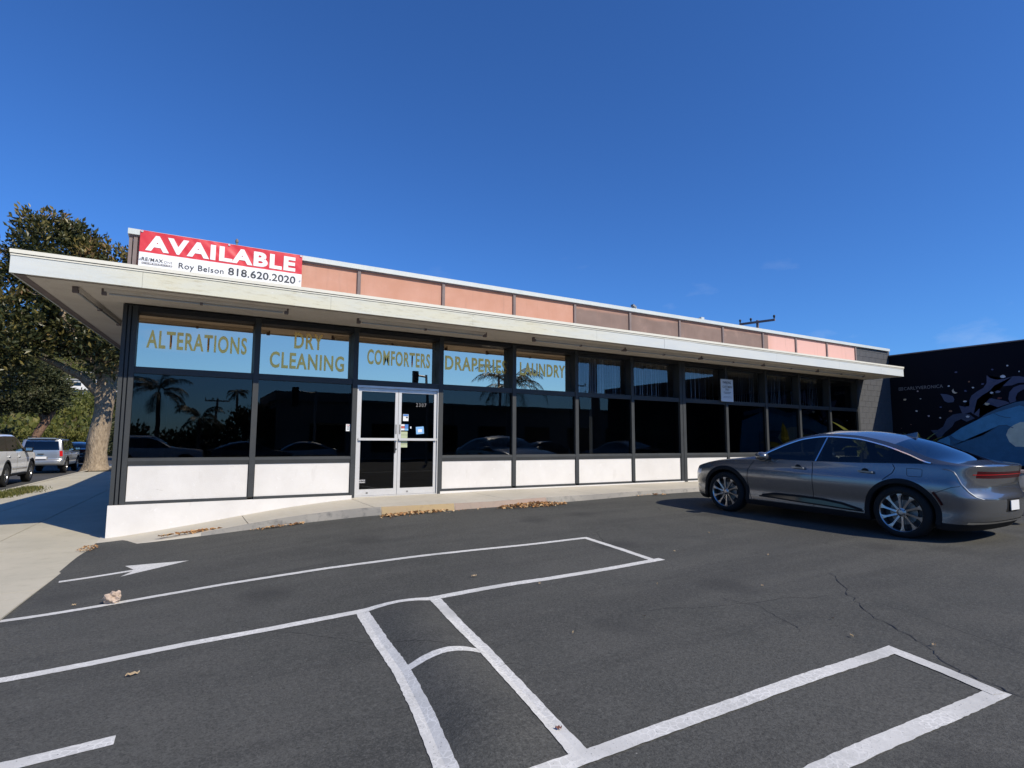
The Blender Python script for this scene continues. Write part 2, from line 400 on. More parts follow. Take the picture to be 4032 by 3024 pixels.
for nm, p, w, lift, lab in (('parking_line', LA, .085, .0030, None), ('parking_line', LB, .10, .0036, None), ('parking_line', LC, .105, .0042, None),
                      ('parking_line', LE, .10, .0048, None), ('parking_line', LR, .085, .0030, None), ('parking_line', LF, .10, .0054, None),
                      ('parking_line', LF2, .105, .0036, None), ('parking_line', LG, .105, .0030, None)):
    o = ribbon(p, w, zg, lift, jag=.003, step=.035).build(nm, M['paint']); tag(o, kind='structure')
a = MB(); hd = [(-3.453, -2.668), (-2.786, -2.908), (-3.457, -3.26), (-3.335, -3.012)]
sh = ribbon([(-4.028, -3.072), (-3.33, -3.006)], .085, zg, .0030); a.add(sh.v, sh.f)
def gridtri(b, A, B_, C_, n, lift):
    idx = {}
    for i in range(n+1):
        for j in range(n+1-i):
            u, w = i/n, j/n; x = A[0]+(B_[0]-A[0])*u+(C_[0]-A[0])*w; y = A[1]+(B_[1]-A[1])*u+(C_[1]-A[1])*w
            idx[i, j] = len(b.v); b.v.append((x, y, zg(x, y)+lift))
    for i in range(n):
        for j in range(n-i):
            b.f.append((idx[i, j], idx[i+1, j], idx[i, j+1]))
            if i+j < n-1: b.f.append((idx[i+1, j], idx[i+1, j+1], idx[i, j+1]))
gridtri(a, hd[0], hd[3], hd[1], 8, .0036); gridtri(a, hd[3], hd[2], hd[1], 8, .0036)
tag(a.build('painted_arrow', M['paint']), kind='structure')
CR1 = [(2.95, -7.55), (2.643, -7.815), (2.34, -8.073), (2.091, -8.31), (1.881, -8.53), (1.776, -8.719), (1.642, -8.922), (1.542, -9.068), (1.39, -9.19), (1.27, -9.36), (1.23, -9.50), (1.15, -9.75)]
def wob(p, a, s):
    rr = random.Random(s); out = []
    for i in range(len(p)-1):
        for k in range(4):
            t = k/4; out.append((p[i][0]+(p[i+1][0]-p[i][0])*t + rr.uniform(-a, a), p[i][1]+(p[i+1][1]-p[i][1])*t + rr.uniform(-a, a)))
    return out
tag(ribbon(wob(CR1, .022, 1), .0045, zg, .0035, step=.05, jag=.003).build('pavement_crack', M['black']), kind='structure')
CR2 = [(1.286, -7.542), (1.313, -7.716), (1.361, -7.864), (1.255, -8.112), (1.197, -8.271), (1.05, -8.479)]
tag(ribbon(wob(CR2, .02, 2), .003, zg, .0035, step=.05, jag=.002).build('pavement_crack', M['black']), kind='structure')

# concrete walk along the shop front: slabs with open joints and a kerb face
walk = empty('front_walk'); tag(walk, kind='structure')
JX = [-3.97, -1.95, -.04, 2.45, 4.55, 6.6, 8.9, 11.2, 13.5, 15.8, 17.57]
def slab(x0, x1):
    b = MB(); n = max(2, int((x1-x0)/.2)); rows = []
    for i in range(n+1):
        x = x0 + (x1-x0)*i/n; yc = _yc(x); zt = _zt(x); zl = zg(x, yc)
        r = [(x, .2, zt), (x, -.1, zt)] + [(x, -.1+(yc+.03+.1)*k/3, zt-.012*k/3) for k in (1, 2, 3)]
        r += [(x, yc+.008, zt-.02), (x, yc, zt-.045), (x, yc-.02, zl-.06)]
        rows.append(len(b.v)); b.v += r
    m_ = 8
    for i in range(n):
        for k in range(m_-1): b.f.append((rows[i]+k, rows[i+1]+k, rows[i+1]+k+1, rows[i]+k+1))
    for e, s in ((0, 1), (n, -1)):
        bot = [(b.v[rows[e]+k][0], b.v[rows[e]+k][1], b.v[rows[e]+k][2]-.12) for k in range(m_)]
        i0 = len(b.v); b.v += bot
        for k in range(m_-1): b.f.append((rows[e]+k, rows[e]+k+1, i0+k+1, i0+k))
    return b
for i in range(len(JX)-1):
    slab(JX[i]+.006, JX[i+1]-.006).build('concrete_slab', M['walk'], walk)
bed = MB(); bed.box(-3.9, 17.5, -.9, .2, -.9, -.5); bed.build('walk_bed', M['curbface'], walk)
# kerb paint, a skin on the kerb face
def kerbskin(x0, x1, mt, top=.03):
    b = MB(); n = int((x1-x0)/.12)
    for i in range(n+1):
        x = x0+(x1-x0)*i/n; yc = _yc(x); zt = _zt(x); zl = zg(x, yc); j = .012*noise.noise(Vector((x*6, 3, 0)))
        b.v += [(x, yc+top+j, zt-.008), (x, yc+.004, zt-.016), (x, yc-.005, zt-.045), (x, yc-.026, zl-.02)]
    for i in range(n):
        for k in range(3): b.f.append((i*4+k, (i+1)*4+k, (i+1)*4+k+1, i*4+k+1))
    return b.build('kerb_paint', mt, walk, True)
kerbskin(-2.6, .05, M['curbface'], .03); kerbskin(.06, 1.30, M['curbyellow']); kerbskin(1.31, 3.2, M['curbred']); kerbskin(3.21, 9, M['curbface'], .02)

# left-hand sidewalk slabs, kerb, street
SK = .045
def sk(x, y): return x + SK*max(y, -2) * min(1, max(0, (-x-3.9)/.8))
side = empty('sidewalk'); tag(side, kind='structure')
def quadslab(xs0, xs1, y0, y1, lz=0.0):
    b = MB(); n = max(2, int((y1-y0)/.5))
    for i in range(n+1):
        y = y0+(y1-y0)*i/n
        a0 = xs0(y) if callable(xs0) else sk(xs0, y); a1 = xs1(y) if callable(xs1) else sk(xs1, y)
        for x in (a0, (a0+a1)/2, a1): b.v.append((x, y, zs(x, y)+lz))
    for i in range(n):
        for k in (0, 1): b.f.append((i*3+k, i*3+k+1, (i+1)*3+k+1, (i+1)*3+k))
    nb = len(b.v); b.v += [(v[0], v[1], v[2]-.1) for v in b.v]
    for i in range(n):
        b.f.append((i*3, (i+1)*3, (i+1)*3+nb, i*3+nb)); b.f.append((i*3+2, (i+1)*3+2, (i+1)*3+2+nb, i*3+2+nb))
    b.f.append((0, 1, 1+nb, nb)); b.f.append((1, 2, 2+nb, 1+nb)); b.f.append((n*3, n*3+1, n*3+1+nb, n*3+nb)); b.f.append((n*3+1, n*3+2, n*3+2+nb, n*3+1+nb))
    return b
XC = [-7.98, -6.45, -5.27, -3.88]; g_ = .007
inner = lambda y: -3.875 if y > -.62 else xedge(y)+.015
YJ = [-9, -6.3, -3.4, -.62]
for j in range(len(YJ)-1):
    for i in range(3):
        lo = XC[i]; hi = XC[i+1]
        f0 = (lambda y, v=lo: sk(v, y)+g_); f1 = (lambda y, v=hi: sk(v, y)-g_) if i < 2 else (lambda y: inner(y))
        quadslab(f0, f1, YJ[j]+g_, YJ[j+1]-g_).build('concrete_slab', M['sidewalk'], side)
y = -.62; j = 0
while y < 44:
    y2 = y + (3.2 if y < 18 else 5.2)
    for i in range(3):
        lo = XC[i]; hi = XC[i+1]
        if i == 0 and 24.2 < y+1.6 < 30: continue
        f0 = (lambda yy, v=lo: sk(v, yy)+g_); f1 = (lambda yy, v=hi: sk(v, yy)-g_) if i < 2 else (lambda yy: -3.85+.05*max(0, yy))
        quadslab(f0, f1, y+g_, y2-g_).build('concrete_slab', M['sidewalk'], side)
    y = y2; j += 1
b = MB(); b.add([(sk(-8.1, -9), -9, -.60), (-3.9, -9, -.60), (-3.9, 50, -.60), (sk(-8.1, 50), 50, -.60)], [(0, 1, 2, 3)])
b.build('sidewalk_bed', M['curbface'], side)
# tree well of earth and leaves
b = MB(); n = 14
for i in range(n+1):
    yy = 23.5 + 7.2*i/n
    for x in (-7.9, -7.2, -6.5): xx = sk(x, yy); b.v.append((xx, yy, zs(xx, yy)-.01+.04*noise.noise(Vector((xx*2, yy*2, 1)))))
for i in range(n):
    for k in (0, 1): b.f.append((i*3+k, i*3+k+1, (i+1)*3+k+1, (i+1)*3+k))
tag(b.build('tree_well', M['earth']), kind='structure')
b = MB()
for x0, x1, z in ((-8.16, -8.0, -.48),):
    n = 30
    for i in range(n+1):
        yy = -9 + 60*i/n
        b.v += [(sk(x1, yy), yy, z), (sk(x0, yy), yy, z), (sk(x0-.02, yy), yy, -.64)]
    for i in range(n):
        for k in (0, 1): b.f.append((i*3+k, i*3+k+1, (i+1)*3+k+1, (i+1)*3+k))
tag(b.build('street_kerb', M['sidewalk']), kind='structure')
b = MB(); b.add([(-8.0, -60, -.60), (-8.05, 60, -.60), (-4.6, 60.0, -.60), (-4.6, 130, -.3), (-20, 130, -.3), (-22, 60, -.60), (-22, -60, -.60)], [(0, 1, 2, 3, 4, 5, 6)])
b.v[0] = (sk(-8.0, -2), -60, -.60); b.v[1] = (sk(-8.05, 60), 60, -.60)
tag(b.build('side_street', M['street']), kind='structure')
b = MB(); b.add([(-8, -16.0, -.46), (60, -16.0, -.15), (60, -18.2, -.15), (-8, -18.2, -.46)], [(0, 1, 2, 3)])
tag(b.build('front_sidewalk', M['sidewalk']), kind='structure')
b = MB(); b.add([(-90, -18.2, -.62), (110, -18.2, -.32), (110, -33, -.32), (-90, -33, -.62)], [(0, 1, 2, 3)])
tag(b.build('main_street', M['street']), kind='structure')
b = MB(); b.add([(-90, -33, -.5), (110, -33, -.2), (110, -80, .2), (-90, -80, .2)], [(0, 1, 2, 3)])
tag(b.build('opposite_pavement', M['sidewalk']), kind='structure')
b = MB(); b.add([(19.2, -16, -.06), (60, -16, -.06), (60, 2, -.06), (19.2, 2, -.06)], [(0, 1, 2, 3)])
tag(b.build('side_yard', M['street']), kind='structure')

# ------------------------------------------------------------------ text
def text_mesh(body, bold=0.0, spacing=1.0):
    cu = bpy.data.curves.new('t', 'FONT'); cu.body = body; cu.offset = bold; cu.space_character = spacing; cu.resolution_u = 4
    to = bpy.data.objects.new('t', cu); COL.objects.link(to)
    dg = bpy.context.evaluated_depsgraph_get(); dg.update()
    me = bpy.data.meshes.new_from_object(to.evaluated_get(dg))
    bpy.data.objects.remove(to, do_unlink=True); bpy.data.curves.remove(cu)
    me.materials.clear(); return me
def text(name, body, x0, x1, z0, z1, Y, mt, parent, bold=0.0, spacing=1.0, f=None):
    me = text_mesh(body, bold, spacing)
    xs = [v.co.x for v in me.vertices]; ys = [v.co.y for v in me.vertices]
    ax, bx, ay, by = min(xs), max(xs), min(ys), max(ys)
    for v in me.vertices:
        x = x0+(v.co.x-ax)/(bx-ax)*(x1-x0); z = z0+(v.co.y-ay)/(by-ay)*(z1-z0)
        v.co = f(x, z) if f else (x, Y, z)
    me.materials.append(mt); me.name = name
    return obj(name, me, parent)

# ------------------------------------------------------------------ the shop building
BLD = thing('commercial_building', 'single storey shop with dark glass front, white canopy and salmon parapet panels', 'building')
VX = [-3.70, -1.827, -.045, 1.765, 3.56, 5.318, 7.10, 8.94, 10.70, 12.50, 14.17, 15.83, 17.50]
Z_B0, Z_B1, Z_S0, Z_S1, Z_T0, Z_T1, Z_H0, Z_SOF = .042, .09, .665, .786, 2.172, 2.279, 3.206, 3.30
YG, YU = .05, .20          # glass planes: lower, upper
# plinth
for x0, x1 in ((-3.885, -.052), (1.772, 17.57)):
    MB().box(x0, x1, -.022, .24, -1.0, Z_B0).build('plinth', M['white'], BLD)
MB().box(-.05, 1.77, .0, .3, -.3, -.004).build('threshold', M['walk'], BLD)
# mullions
for i, x in enumerate(VX):
    if i == 0:
        for a0, a1, y0 in ((-3.872, -3.815, 0.0), (-3.797, -3.757, 0.004), (-3.738, -3.665, -.004)):
            MB().box(a0, a1, y0, .22, Z_B0, Z_SOF).build('mullion', M['frame'], BLD)
        MB().box(-3.86, -3.67, .05, .21, Z_B0, Z_SOF-.004).build('corner_post', M['framedark'], BLD)
        continue
    w = .047; bot = Z_B1 if i not in (2, 3) else -.004
    if i == 7: MB().box(x-.15, x-.05, -.02, .22, -.1, Z_SOF-.002).build('column', M['frame'], BLD); MB().box(x-.046, x+.06, -.03, .22, -.1, Z_SOF-.002).build('mullion', M['frame'], BLD); continue
    MB().box(x-w, x+w, -.012, .235, bot, Z_SOF-.003).build('mullion', M['frame'], BLD)
# horizontal rails, one piece per bay, and the panels and panes between
def bay(i): return VX[i]+(.047 if i not in (0, 7) else (.035 if i == 0 else .06)), VX[i+1]-(.047 if i+1 != 7 else .15)
PANES = {}
for i in range(12):
    x0, x1 = bay(i); x0 += .0015; x1 -= .0015
    door = (i == 2)
    if not door:
        MB().box(x0, x1, 0.0, .2, Z_B0+.002, Z_B1).build('bottom_rail', M['frame'], BLD)
        MB().box(x0+.008, x1-.008, .018, .10, Z_B1+.002, Z_S0-.002).build('bulkhead_panel', M['white'], BLD)
        s_ = MB(); s_.add([(x0, .004, Z_S0), (x1, .004, Z_S0), (x1, -.010, Z_S0+.07), (x0, -.010, Z_S0+.07), (x0, -.006, Z_S1-.012), (x1, -.006, Z_S1-.012), (x1, .012, Z_S1), (x0, .012, Z_S1), (x0, .2, Z_S1), (x1, .2, Z_S1), (x1, .2, Z_S0), (x0, .2, Z_S0)],
                         [(0, 1, 2, 3), (3, 2, 5, 4), (4, 5, 6, 7), (7, 6, 9, 8), (8, 9, 10, 11), (11, 10, 1, 0), (0, 3, 4, 7, 8, 11), (1, 2, 5, 6, 9, 10)])
        s_.build('sill_rail', M['frame'], BLD)
        MB().box(x0, x1, YG, YG+.008, Z_S1, Z_T0).build('window_pane', M['glass'], BLD)
    MB().box(x0, x1, .002, .235, Z_T0, Z_T1).build('transom_rail', M['frame'], BLD)
    MB().box(x0, x1, .004, .235, Z_H0, Z_SOF-.004).build('head_rail', M['framedark'], BLD)
    PANES[i] = MB().box(x0, x1, YU, YU+.008, Z_T1, Z_H0).build('window_pane', M['glassfilm'] if i < 5 else M['glassup'], BLD)
for i, body, x0, x1, z0, z1 in ((0, 'ALTERATIONS', -3.53, -1.985, 2.625, 2.938), (1, 'DRY', -1.17, -.64, 2.82, 3.13), (1, 'CLEANING', -1.59, -.225, 2.424, 2.735),
                                (2, 'COMFORTERS', .232, 1.586, 2.618, 2.93), (3, 'DRAPERIES', 1.935, 3.476, 2.62, 2.936), (4, 'LAUNDRY', 3.828, 5.117, 2.62, 2.93)):
    text('lettering', body, x0, x1, z0, z1, YU-.003, M['gold'], PANES[i], .026, 1.12)
# doors
def door_leaf(x0, x1, right):
    s = .062; y0, y1 = .03, .075
    d = MB().box(x0, x0+s, y0, y1, .02, 2.12).box(x1-s, x1, y0, y1, .02, 2.12).box(x0+s, x1-s, y0+.001, y1-.001, .02, .14).box(x0+s, x1-s, y0+.001, y1-.001, 2.055, 2.12)
    dr = d.build('door', M['alum'], BLD)
    MB().box(x0+s, x1-s, .05, .056, .14, 2.055).build('door_glass', M['glass'], dr)
    pb = MB().box(x0+.01, x1-.01, -.012, .012, 1.088, 1.135).box(x0+.015, x0+.05, .012, .03, 1.095, 1.128).box(x1-.05, x1-.015, .012, .03, 1.095, 1.128)
    pb.build('push_bar', M['alum'], dr)
    lx = (x0 + .02) if right else (x1-.05)
    MB().box(lx, lx+.028, .024, .03, 1.22, 1.41).box(lx+.006, lx+.022, .018, .024, 1.27, 1.30).build('lock_plate', M['steel'], dr)
    MB().box(x0+.2, x0+.235, .024, .03, .055, .085).build('kick_screw', M['steel'], dr)
    return dr
dl = door_leaf(.035, .848, False); drr = door_leaf(.856, 1.69, True)
f_ = MB().box(.0025, .031, .0, .16, -.003, 2.168).box(1.694, 1.716, .0, .16, -.003, 2.168).box(.031, 1.694, .002, .16, 2.124, 2.168)
f_.build('door_frame', M['alum'], BLD)
MB().box(.032, 1.693, .01, .12, -.003, .016).build('door_sill', M['alum'], BLD)
# bolt handle with dark tape at the meeting stile
MB().box(.775, .803, .0, .028, .84, 1.06).box(.803, .826, .004, .02, .9, .93).build('bolt_handle', M['black'], dl)
def sticker(name, x0, x1, z0, z1, mt, par, y=.047, tilt=0.0):
    c = Vector(((x0+x1)/2, y, (z0+z1)/2)); ca, sa = math.cos(tilt), math.sin(tilt); w, h = (x1-x0)/2, (z1-z0)/2
    return MB().obox(c, Vector((ca, 0, sa))*w, (0, .0012, 0), Vector((-sa, 0, ca))*h).build(name, mt, par)
M['stw'] = principled('white sticker', (.72, .74, .75), .5); M['stb'] = principled('blue sticker', (.06, .19, .50), .5); M['stlb'] = principled('light blue sticker', (.20, .42, .72), .5)
M['stg'] = principled('pale green sticker', (.42, .47, .30), .6); M['str'] = principled('red print', (.50, .10, .08), .5); M['stk'] = principled('dark sticker', (.03, .03, .035), .5)
text('house_number', '2307', 1.235, 1.46, 1.785, 1.86, .0465, M['lettergrey'], drr, .004, 1.35)
sticker('sticker', .96, 1.075, 1.485, 1.625, M['stw'], drr); sticker('sticker', .965, 1.07, 1.585, 1.622, M['stb'], drr, .0445); sticker('sticker', 1.025, 1.06, 1.545, 1.575, M['stk'], drr, .0445)
for a0, a1, c0, c1, mm in ((.925, .998, 1.382, 1.418, 'stw'), (.925, .998, 1.340, 1.376, 'str'), (.925, .998, 1.295, 1.334, 'stw'), (1.003, 1.075, 1.338, 1.418, 'stb'), (1.003, 1.075, 1.292, 1.334, 'stlb')):
    sticker('sticker', a0, a1, c0, c1, M[mm], drr)
for k in range(4): sticker('sticker', .925, 1.062, 1.205-.07*k+(0 if k < 2 else -.045), 1.27-.07*k+(0 if k < 2 else -.045), M['stg'], drr)
sticker('sticker', 1.245, 1.415, 1.225, 1.375, M['stlb'], drr, .047, R(5)); sticker('sticker', 1.285, 1.375, 1.262, 1.322, M['stw'], drr, .0445, R(5))
sticker('sticker', 1.118, 1.142, 1.335, 1.375, M['stw'], drr)
sticker('sticker', .085, .225, .255, .335, M['stk'], dl, .047)
text('sticker_lettering', 'NOTICE', .1, .21, .295, .323, .0445, M['letterwhite'], dl, .004)
sticker('sticker_line', .1, .21, .268, .275, M['letterwhite'], dl, .0445)
hrs = sticker('hours_sticker', -.185, -.105, 1.265, 1.40, M['stw'], BLD, YG-.003)
text('sticker_lettering', 'OPEN', -.172, -.118, 1.366, 1.39, YG-.006, M['str'], hrs, .01)
for k in range(3): sticker('sticker_line', -.160, -.130, 1.292+.026*k, 1.307+.026*k, M['lettergrey'], hrs, YG-.0055)

# canopy
CL = lambda y: -5.057 + .10*(y+1.312)          # left edge slants slightly in
ZC0, ZC1 = 3.302, 3.625
c_ = MB()
def ringpoly(off, z): return [(CL(-1.29)+off, -1.29+off, z), (17.93-off, -1.29+off, z), (17.93-off, .9, z), (-3.7, .9, z), (-3.2, 16, z), (CL(16)+off, 16, z)]
lo_, hi_ = ringpoly(.0, ZC0+.022), ringpoly(.0, ZC1-.02)
c_.add(lo_+hi_, [(5, 4, 3, 2, 1, 0), (6, 7, 8, 9, 10, 11)] + [(i, (i+1) % 6, (i+1) % 6+6, i+6) for i in range(6)])
c_.build('canopy_slab', M['soffit'], BLD)
MB().add([(CL(-1.25)+.14, -1.15, ZC0+.012), (17.8, -1.15, ZC0+.012), (17.8, -.02, ZC0+.012), (-3.86, -.02, ZC0+.012), (-3.1, 15.9, ZC0+.012), (CL(15.9)+.14, 15.9, ZC0+.012)], [(5, 4, 3, 2, 1, 0)]).build('soffit', M['soffit'], BLD)
FJ = [-5.057, -3.56, -.85, 1.85, 4.9, 6.95, 8.05, 11.2, 14.2, 16.55, 17.93]
for k in range(len(FJ)-1):
    x0, x1 = FJ[k]+(.0015 if k else 0), FJ[k+1]-.0015; y0 = -1.312 - (.004 if k == 5 else .0)
    MB().box(x0, x1, y0, -1.29, ZC0, ZC1-.085).build('fascia_board', M['fascia'], BLD)
MB().box(-5.06, 17.932, -1.322, -1.29, ZC1-.083, ZC1-.062).build('fascia_bead', M['capwhite'], BLD)
MB().box(-5.06, 17.932, -1.306, -1.29, ZC1-.062, ZC1-.052).build('fascia_groove', M['steel'], BLD)
MB().box(-5.068, 17.94, -1.335, -1.25, ZC1-.052, ZC1).build('drip_edge', M['capwhite'], BLD)
e_ = MB()
for y in (-1.29, 16): e_.v += [(CL(y), y, ZC0), (CL(y), y, ZC1-.053), (CL(y)+.02, y, ZC0), (CL(y)+.02, y, ZC1-.053)]
e_.f = [(0, 1, 5, 4), (2, 3, 7, 6), (0, 2, 6, 4), (1, 3, 7, 5), (0, 1, 3, 2), (4, 5, 7, 6)]
e_.build('side_fascia', M['fascia'], BLD)
MB().add([(CL(-1.2)+.02, -1.2, ZC0+.008), (CL(-1.2)+.13, -1.2, ZC0+.008), (CL(15.9)+.13, 15.9, ZC0+.008), (CL(15.9)+.02, 15.9, ZC0+.008)], [(0, 1, 2, 3)]).build('soffit_edge', M['batten'], BLD)
MB().box(17.932, 17.95, -1.29, .9, ZC0, ZC1-.053).build('side_fascia', M['fascia'], BLD)
# parapet
PX = [-3.80, -1.9, -.04, 1.775, 3.54, 5.265, 7.045, 8.85, 10.61, 12.43, 14.08, 15.78, 17.50]
for k in range(len(PX)-1):
    MB().box(PX[k]+.034, PX[k+1]-.034, .0, .12, 3.52, 4.452).build('parapet_panel', M['pink'], BLD)
for k, x in enumerate(PX):
    if k == 0:
        MB().box(x-.06, x-.012, -.02, .14, 3.52, 4.455).build('batten', M['batten'], BLD); MB().box(x+.004, x+.06, -.035, .14, 3.52, 4.455).build('batten', M['batten'], BLD); continue
    MB().box(x-.032, x+.032, -.035, .14, 3.52, 4.455).build('batten', M['batten'], BLD)
MB().box(-3.86, 17.54, -.045, .15, 4.44, 4.466).build('parapet_top_rail', M['batten'], BLD)
MB().box(-3.88, 19.685, -.075, .24, 4.468, 4.56).build('coping', M['alumpaint'], BLD)
MB().box(-3.75, 19.6, .16, 24, 3.6, 4.30).build('roof', M['roofing'], BLD)
# concrete block end wall, block by block
blk = bpy.data.meshes.new('wall_block'); bm_ = bmesh.new(); bmesh.ops.create_cube(bm_, size=1.0)
for v in bm_.verts: v.co = (v.co.x*.397, v.co.y*.15, v.co.z*.192)
bmesh.ops.bevel(bm_, geom=list(bm_.edges), offset=.004, segments=1, affect='EDGES'); bm_.to_mesh(blk); bm_.free(); blk.materials.append(M['block'])
hlf = blk.copy(); hlf.name = 'wall_block_half'
for v in hlf.vertices: v.co.x *= .19/.392
for c in range(23):
    z = -.05+.1+.2*c
    if z > 4.46: continue
    x = 17.575; odd = c % 2
    while x < 19.66:
        half = odd and x < 17.6
        w = .2 if half else .4
        if x + w > 19.72: w = .2; half = True
        o = obj('wall_block', hlf if half else blk, BLD); o.location = (x+w/2, .075+random.uniform(-.0015, .0015), z); x += w
        if w == .2 and x > 19.6: break
MB().box(17.575, 19.69, .008, .15, -.3, 4.45).build('block_joint', M['mortar'], BLD)
MB().box(17.535, 17.57, -.01, .14, -.1, Z_SOF-.003).build('end_frame', M['frame'], BLD)
# side wall to the street and the room behind the glass
s_ = MB(); s_.add([(-3.87, .23, -1), (-3.1, 16, -1), (-3.1, 16, 4.45), (-3.87, .23, 4.45), (-3.72, .23, -1), (-2.95, 16, -1), (-2.95, 16, 4.45), (-3.72, .23, 4.45)],
                  [(0, 1, 2, 3), (4, 5, 6, 7), (0, 4, 7, 3), (1, 5, 6, 2), (3, 2, 6, 7)])
s_.build('side_wall', M['framedark'], BLD)
MB().box(-3.7, 19.5, .245, 9, -.3, -.02).build('interior_floor', M['interior'], BLD)
MB().box(-3.6, 19.5, 8.8, 9, 0, 3.5).build('interior_wall', M['interior'], BLD)
MB().box(-3.6, 19.5, .25, 9, 3.301, 3.4).build('interior_ceiling', M['interior'], BLD)
MB().box(6.0, 6.1, .4, 8.8, 0, 3.3).build('interior_wall', M['interior'], BLD)
# vertical blinds behind the upper panes on the right, slat by slat
sl = MB().add([(-.043, -.003, 0), (.0, .006, 0), (.043, -.003, 0), (-.043, -.003, .90), (.0, .006, .90), (.043, -.003, .90)], [(0, 1, 4, 3), (1, 2, 5, 4)])
slm = bpy.data.meshes.new('slat'); slm.from_pydata(sl.v, [], sl.f); slm.materials.append(M['blind'])
names = {5: 'sixth', 6: 'seventh', 7: 'eighth', 8: 'ninth', 9: 'tenth', 10: 'eleventh'}
for i in range(5, 11):
    x0, x1 = bay(i)
    vb = thing('vertical_blind', 'grey vertical blind behind the %s upper window from the left corner' % names[i], 'blind', ((x0+x1)/2, .36, 2.30), group='vertical blinds in the upper windows')
    MB().box(x0-(x0+x1)/2+.02, x1-(x0+x1)/2-.02, -.02, .02, .905, .94).build('head_track', M['alum'], vb)
    n = int((x1-x0)/.083); rr = random.Random(i)
    for k in range(n):
        if rr.random() < (.05 if i < 7 else .12): continue
        o = obj('slat', slm, vb); o.location = (x0-(x0+x1)/2+.06+k*.083, rr.uniform(-.004, .004), 0); o.rotation_euler = (0, rr.uniform(-.012, .012), R(38)+rr.uniform(-.28, .28))

# ------------------------------------------------------------------ fluorescent battens under the canopy
def fixture(p0, p1, label):
    p0, p1 = Vector(p0), Vector(p1); L = (p1-p0).length
    t = thing('fluorescent_fixture', label, 'light fixture', ((p0.x+p1.x)/2, (p0.y+p1.y)/2, 3.312), math.atan2(p1.y-p0.y, p1.x-p0.x), 'strip light fixtures under the canopy')
    h = L/2
    MB().add([(-h, -.055, 0), (h, -.055, 0), (h, -.03, -.05), (-h, -.03, -.05), (-h, .055, 0), (h, .055, 0), (h, .03, -.05), (-h, .03, -.05)],
             [(0, 1, 2, 3), (3, 2, 6, 7), (7, 6, 5, 4), (0, 3, 7, 4), (1, 5, 6, 2), (0, 4, 5, 1)]).build('housing', M['soffit'], t)
    MB().tube([(-h+.06, 0, -.068), (h-.06, 0, -.068)], .013, 8).build('tube', M['blind'], t, True)
    for s in (-1, 1): MB().box(s*h-.03, s*h+.03, -.035, .035, -.09, -.0).build('end_socket', M['batten'], t)
    MB().box(-.02, .02, -.03, .03, -.088, -.05).build('coupler', M['batten'], t)
fixture((-4.05, -.88), (-1.5, -.93), 'long strip light fixture under the canopy near the left corner')
fixture((-4.40, -.82), (-4.06, 1.75), 'strip light fixture under the canopy turning along the side wall')
fixture((-.23, -.80), (2.38, -.80), 'strip light fixture under the canopy above the double door')
for k, (a_, b2, nm) in enumerate(((3.53, 6.04, 'first'), (6.09, 8.63, 'second'), (8.69, 11.16, 'third'), (11.21, 13.72, 'fourth'), (13.77, 16.28, 'fifth'))):
    fixture((a_, -.88), (b2, -.88), '%s strip light in the row of five under the right half of the canopy' % nm)

# ------------------------------------------------------------------ banner
BN = thing('banner', 'red and white AVAILABLE banner tied along the left end of the parapet', 'banner', (-2.42, -.08, 3.93))
def wav(x, z):
    e = max(0, (4.55-z)/.6)
    return -.095 - .016*noise.noise(Vector((x*2.1+z*1.6, z*2.3, 4.2))) - .007*noise.noise(Vector((x*9+z*7, z*5, 1.1))) - .004*math.sin(x*7+z*5)*e
mt = principled('banner vinyl', (.7, .05, .06), .42, 0, .4); t = NT(mt); sep = t('ShaderNodeSeparateXYZ', {0: t.coord()})
t.base(t.mix(t.rng(sep.outputs[2], .2535, .2545), (.74, .76, .77), (.60, .035, .05))); M['banner'] = mt
b = MB(); nx, nz_ = 120, 30
for j in range(nz_+1):
    for i in range(nx+1):
        x = -3.705+2.565*i/nx; z = 3.80+.752*j/nz_ - .012*(1-j/nz_)*(i/nx) - .006*math.sin(math.pi*i/nx*2)**2*(j/nz_); b.v.append((x+2.42, wav(x, z)+.08, z-3.93))
for j in range(nz_):
    for i in range(nx): b.f.append((j*(nx+1)+i, j*(nx+1)+i+1, (j+1)*(nx+1)+i+1, (j+1)*(nx+1)+i))
b.build('vinyl_sheet', M['banner'], BN, True)
bf = lambda d: (lambda x, z: (x+2.42, wav(x, z)+.08-d, z-3.93))
def btext(name, body, x0, x1, z0, z1, mt_, bold, sp_=1.0):
    o = text(name, body, x0, x1, z0, z1, 0, mt_, BN, bold, sp_, bf(.006))
    return o
btext('lettering', 'AVAILABLE', -3.625, -1.258, 4.216, 4.487, M['letterwhite'], .048, 1.16)
btext('lettering', 'Roy Belson', -3.13, -2.445, 3.955, 4.085, M['letterdark'], .006, 1.08)
btext('lettering', '818.620.2020', -2.375, -1.247, 3.985, 4.125, M['letterdark'], .016, 1.02)
btext('lettering', 'RE/MAX', -3.662, -3.36, 4.037, 4.096, M['letterdark'], .01, 1.1)
btext('lettering', 'ONE', -3.345, -3.225, 4.037, 4.08, M['lettergrey'], .0, 1.05)
b = MB(); L_ = 12
for i in range(L_+1):
    x = -3.66+.44*i/L_
    for z in (3.984, 4.016): b.v.append((x+2.42, wav(x, z)+.08-.005, z-3.93))
for i in range(L_): b.f.append((i*2, i*2+2, i*2+3, i*2+1))
b.build('logo_bar', M['lettergrey'], BN)
text('lettering', 'COMMERCIAL', -3.65, -3.23, 3.989, 4.011, 0, M['letterwhite'], BN, .006, 1.5, bf(.0085))
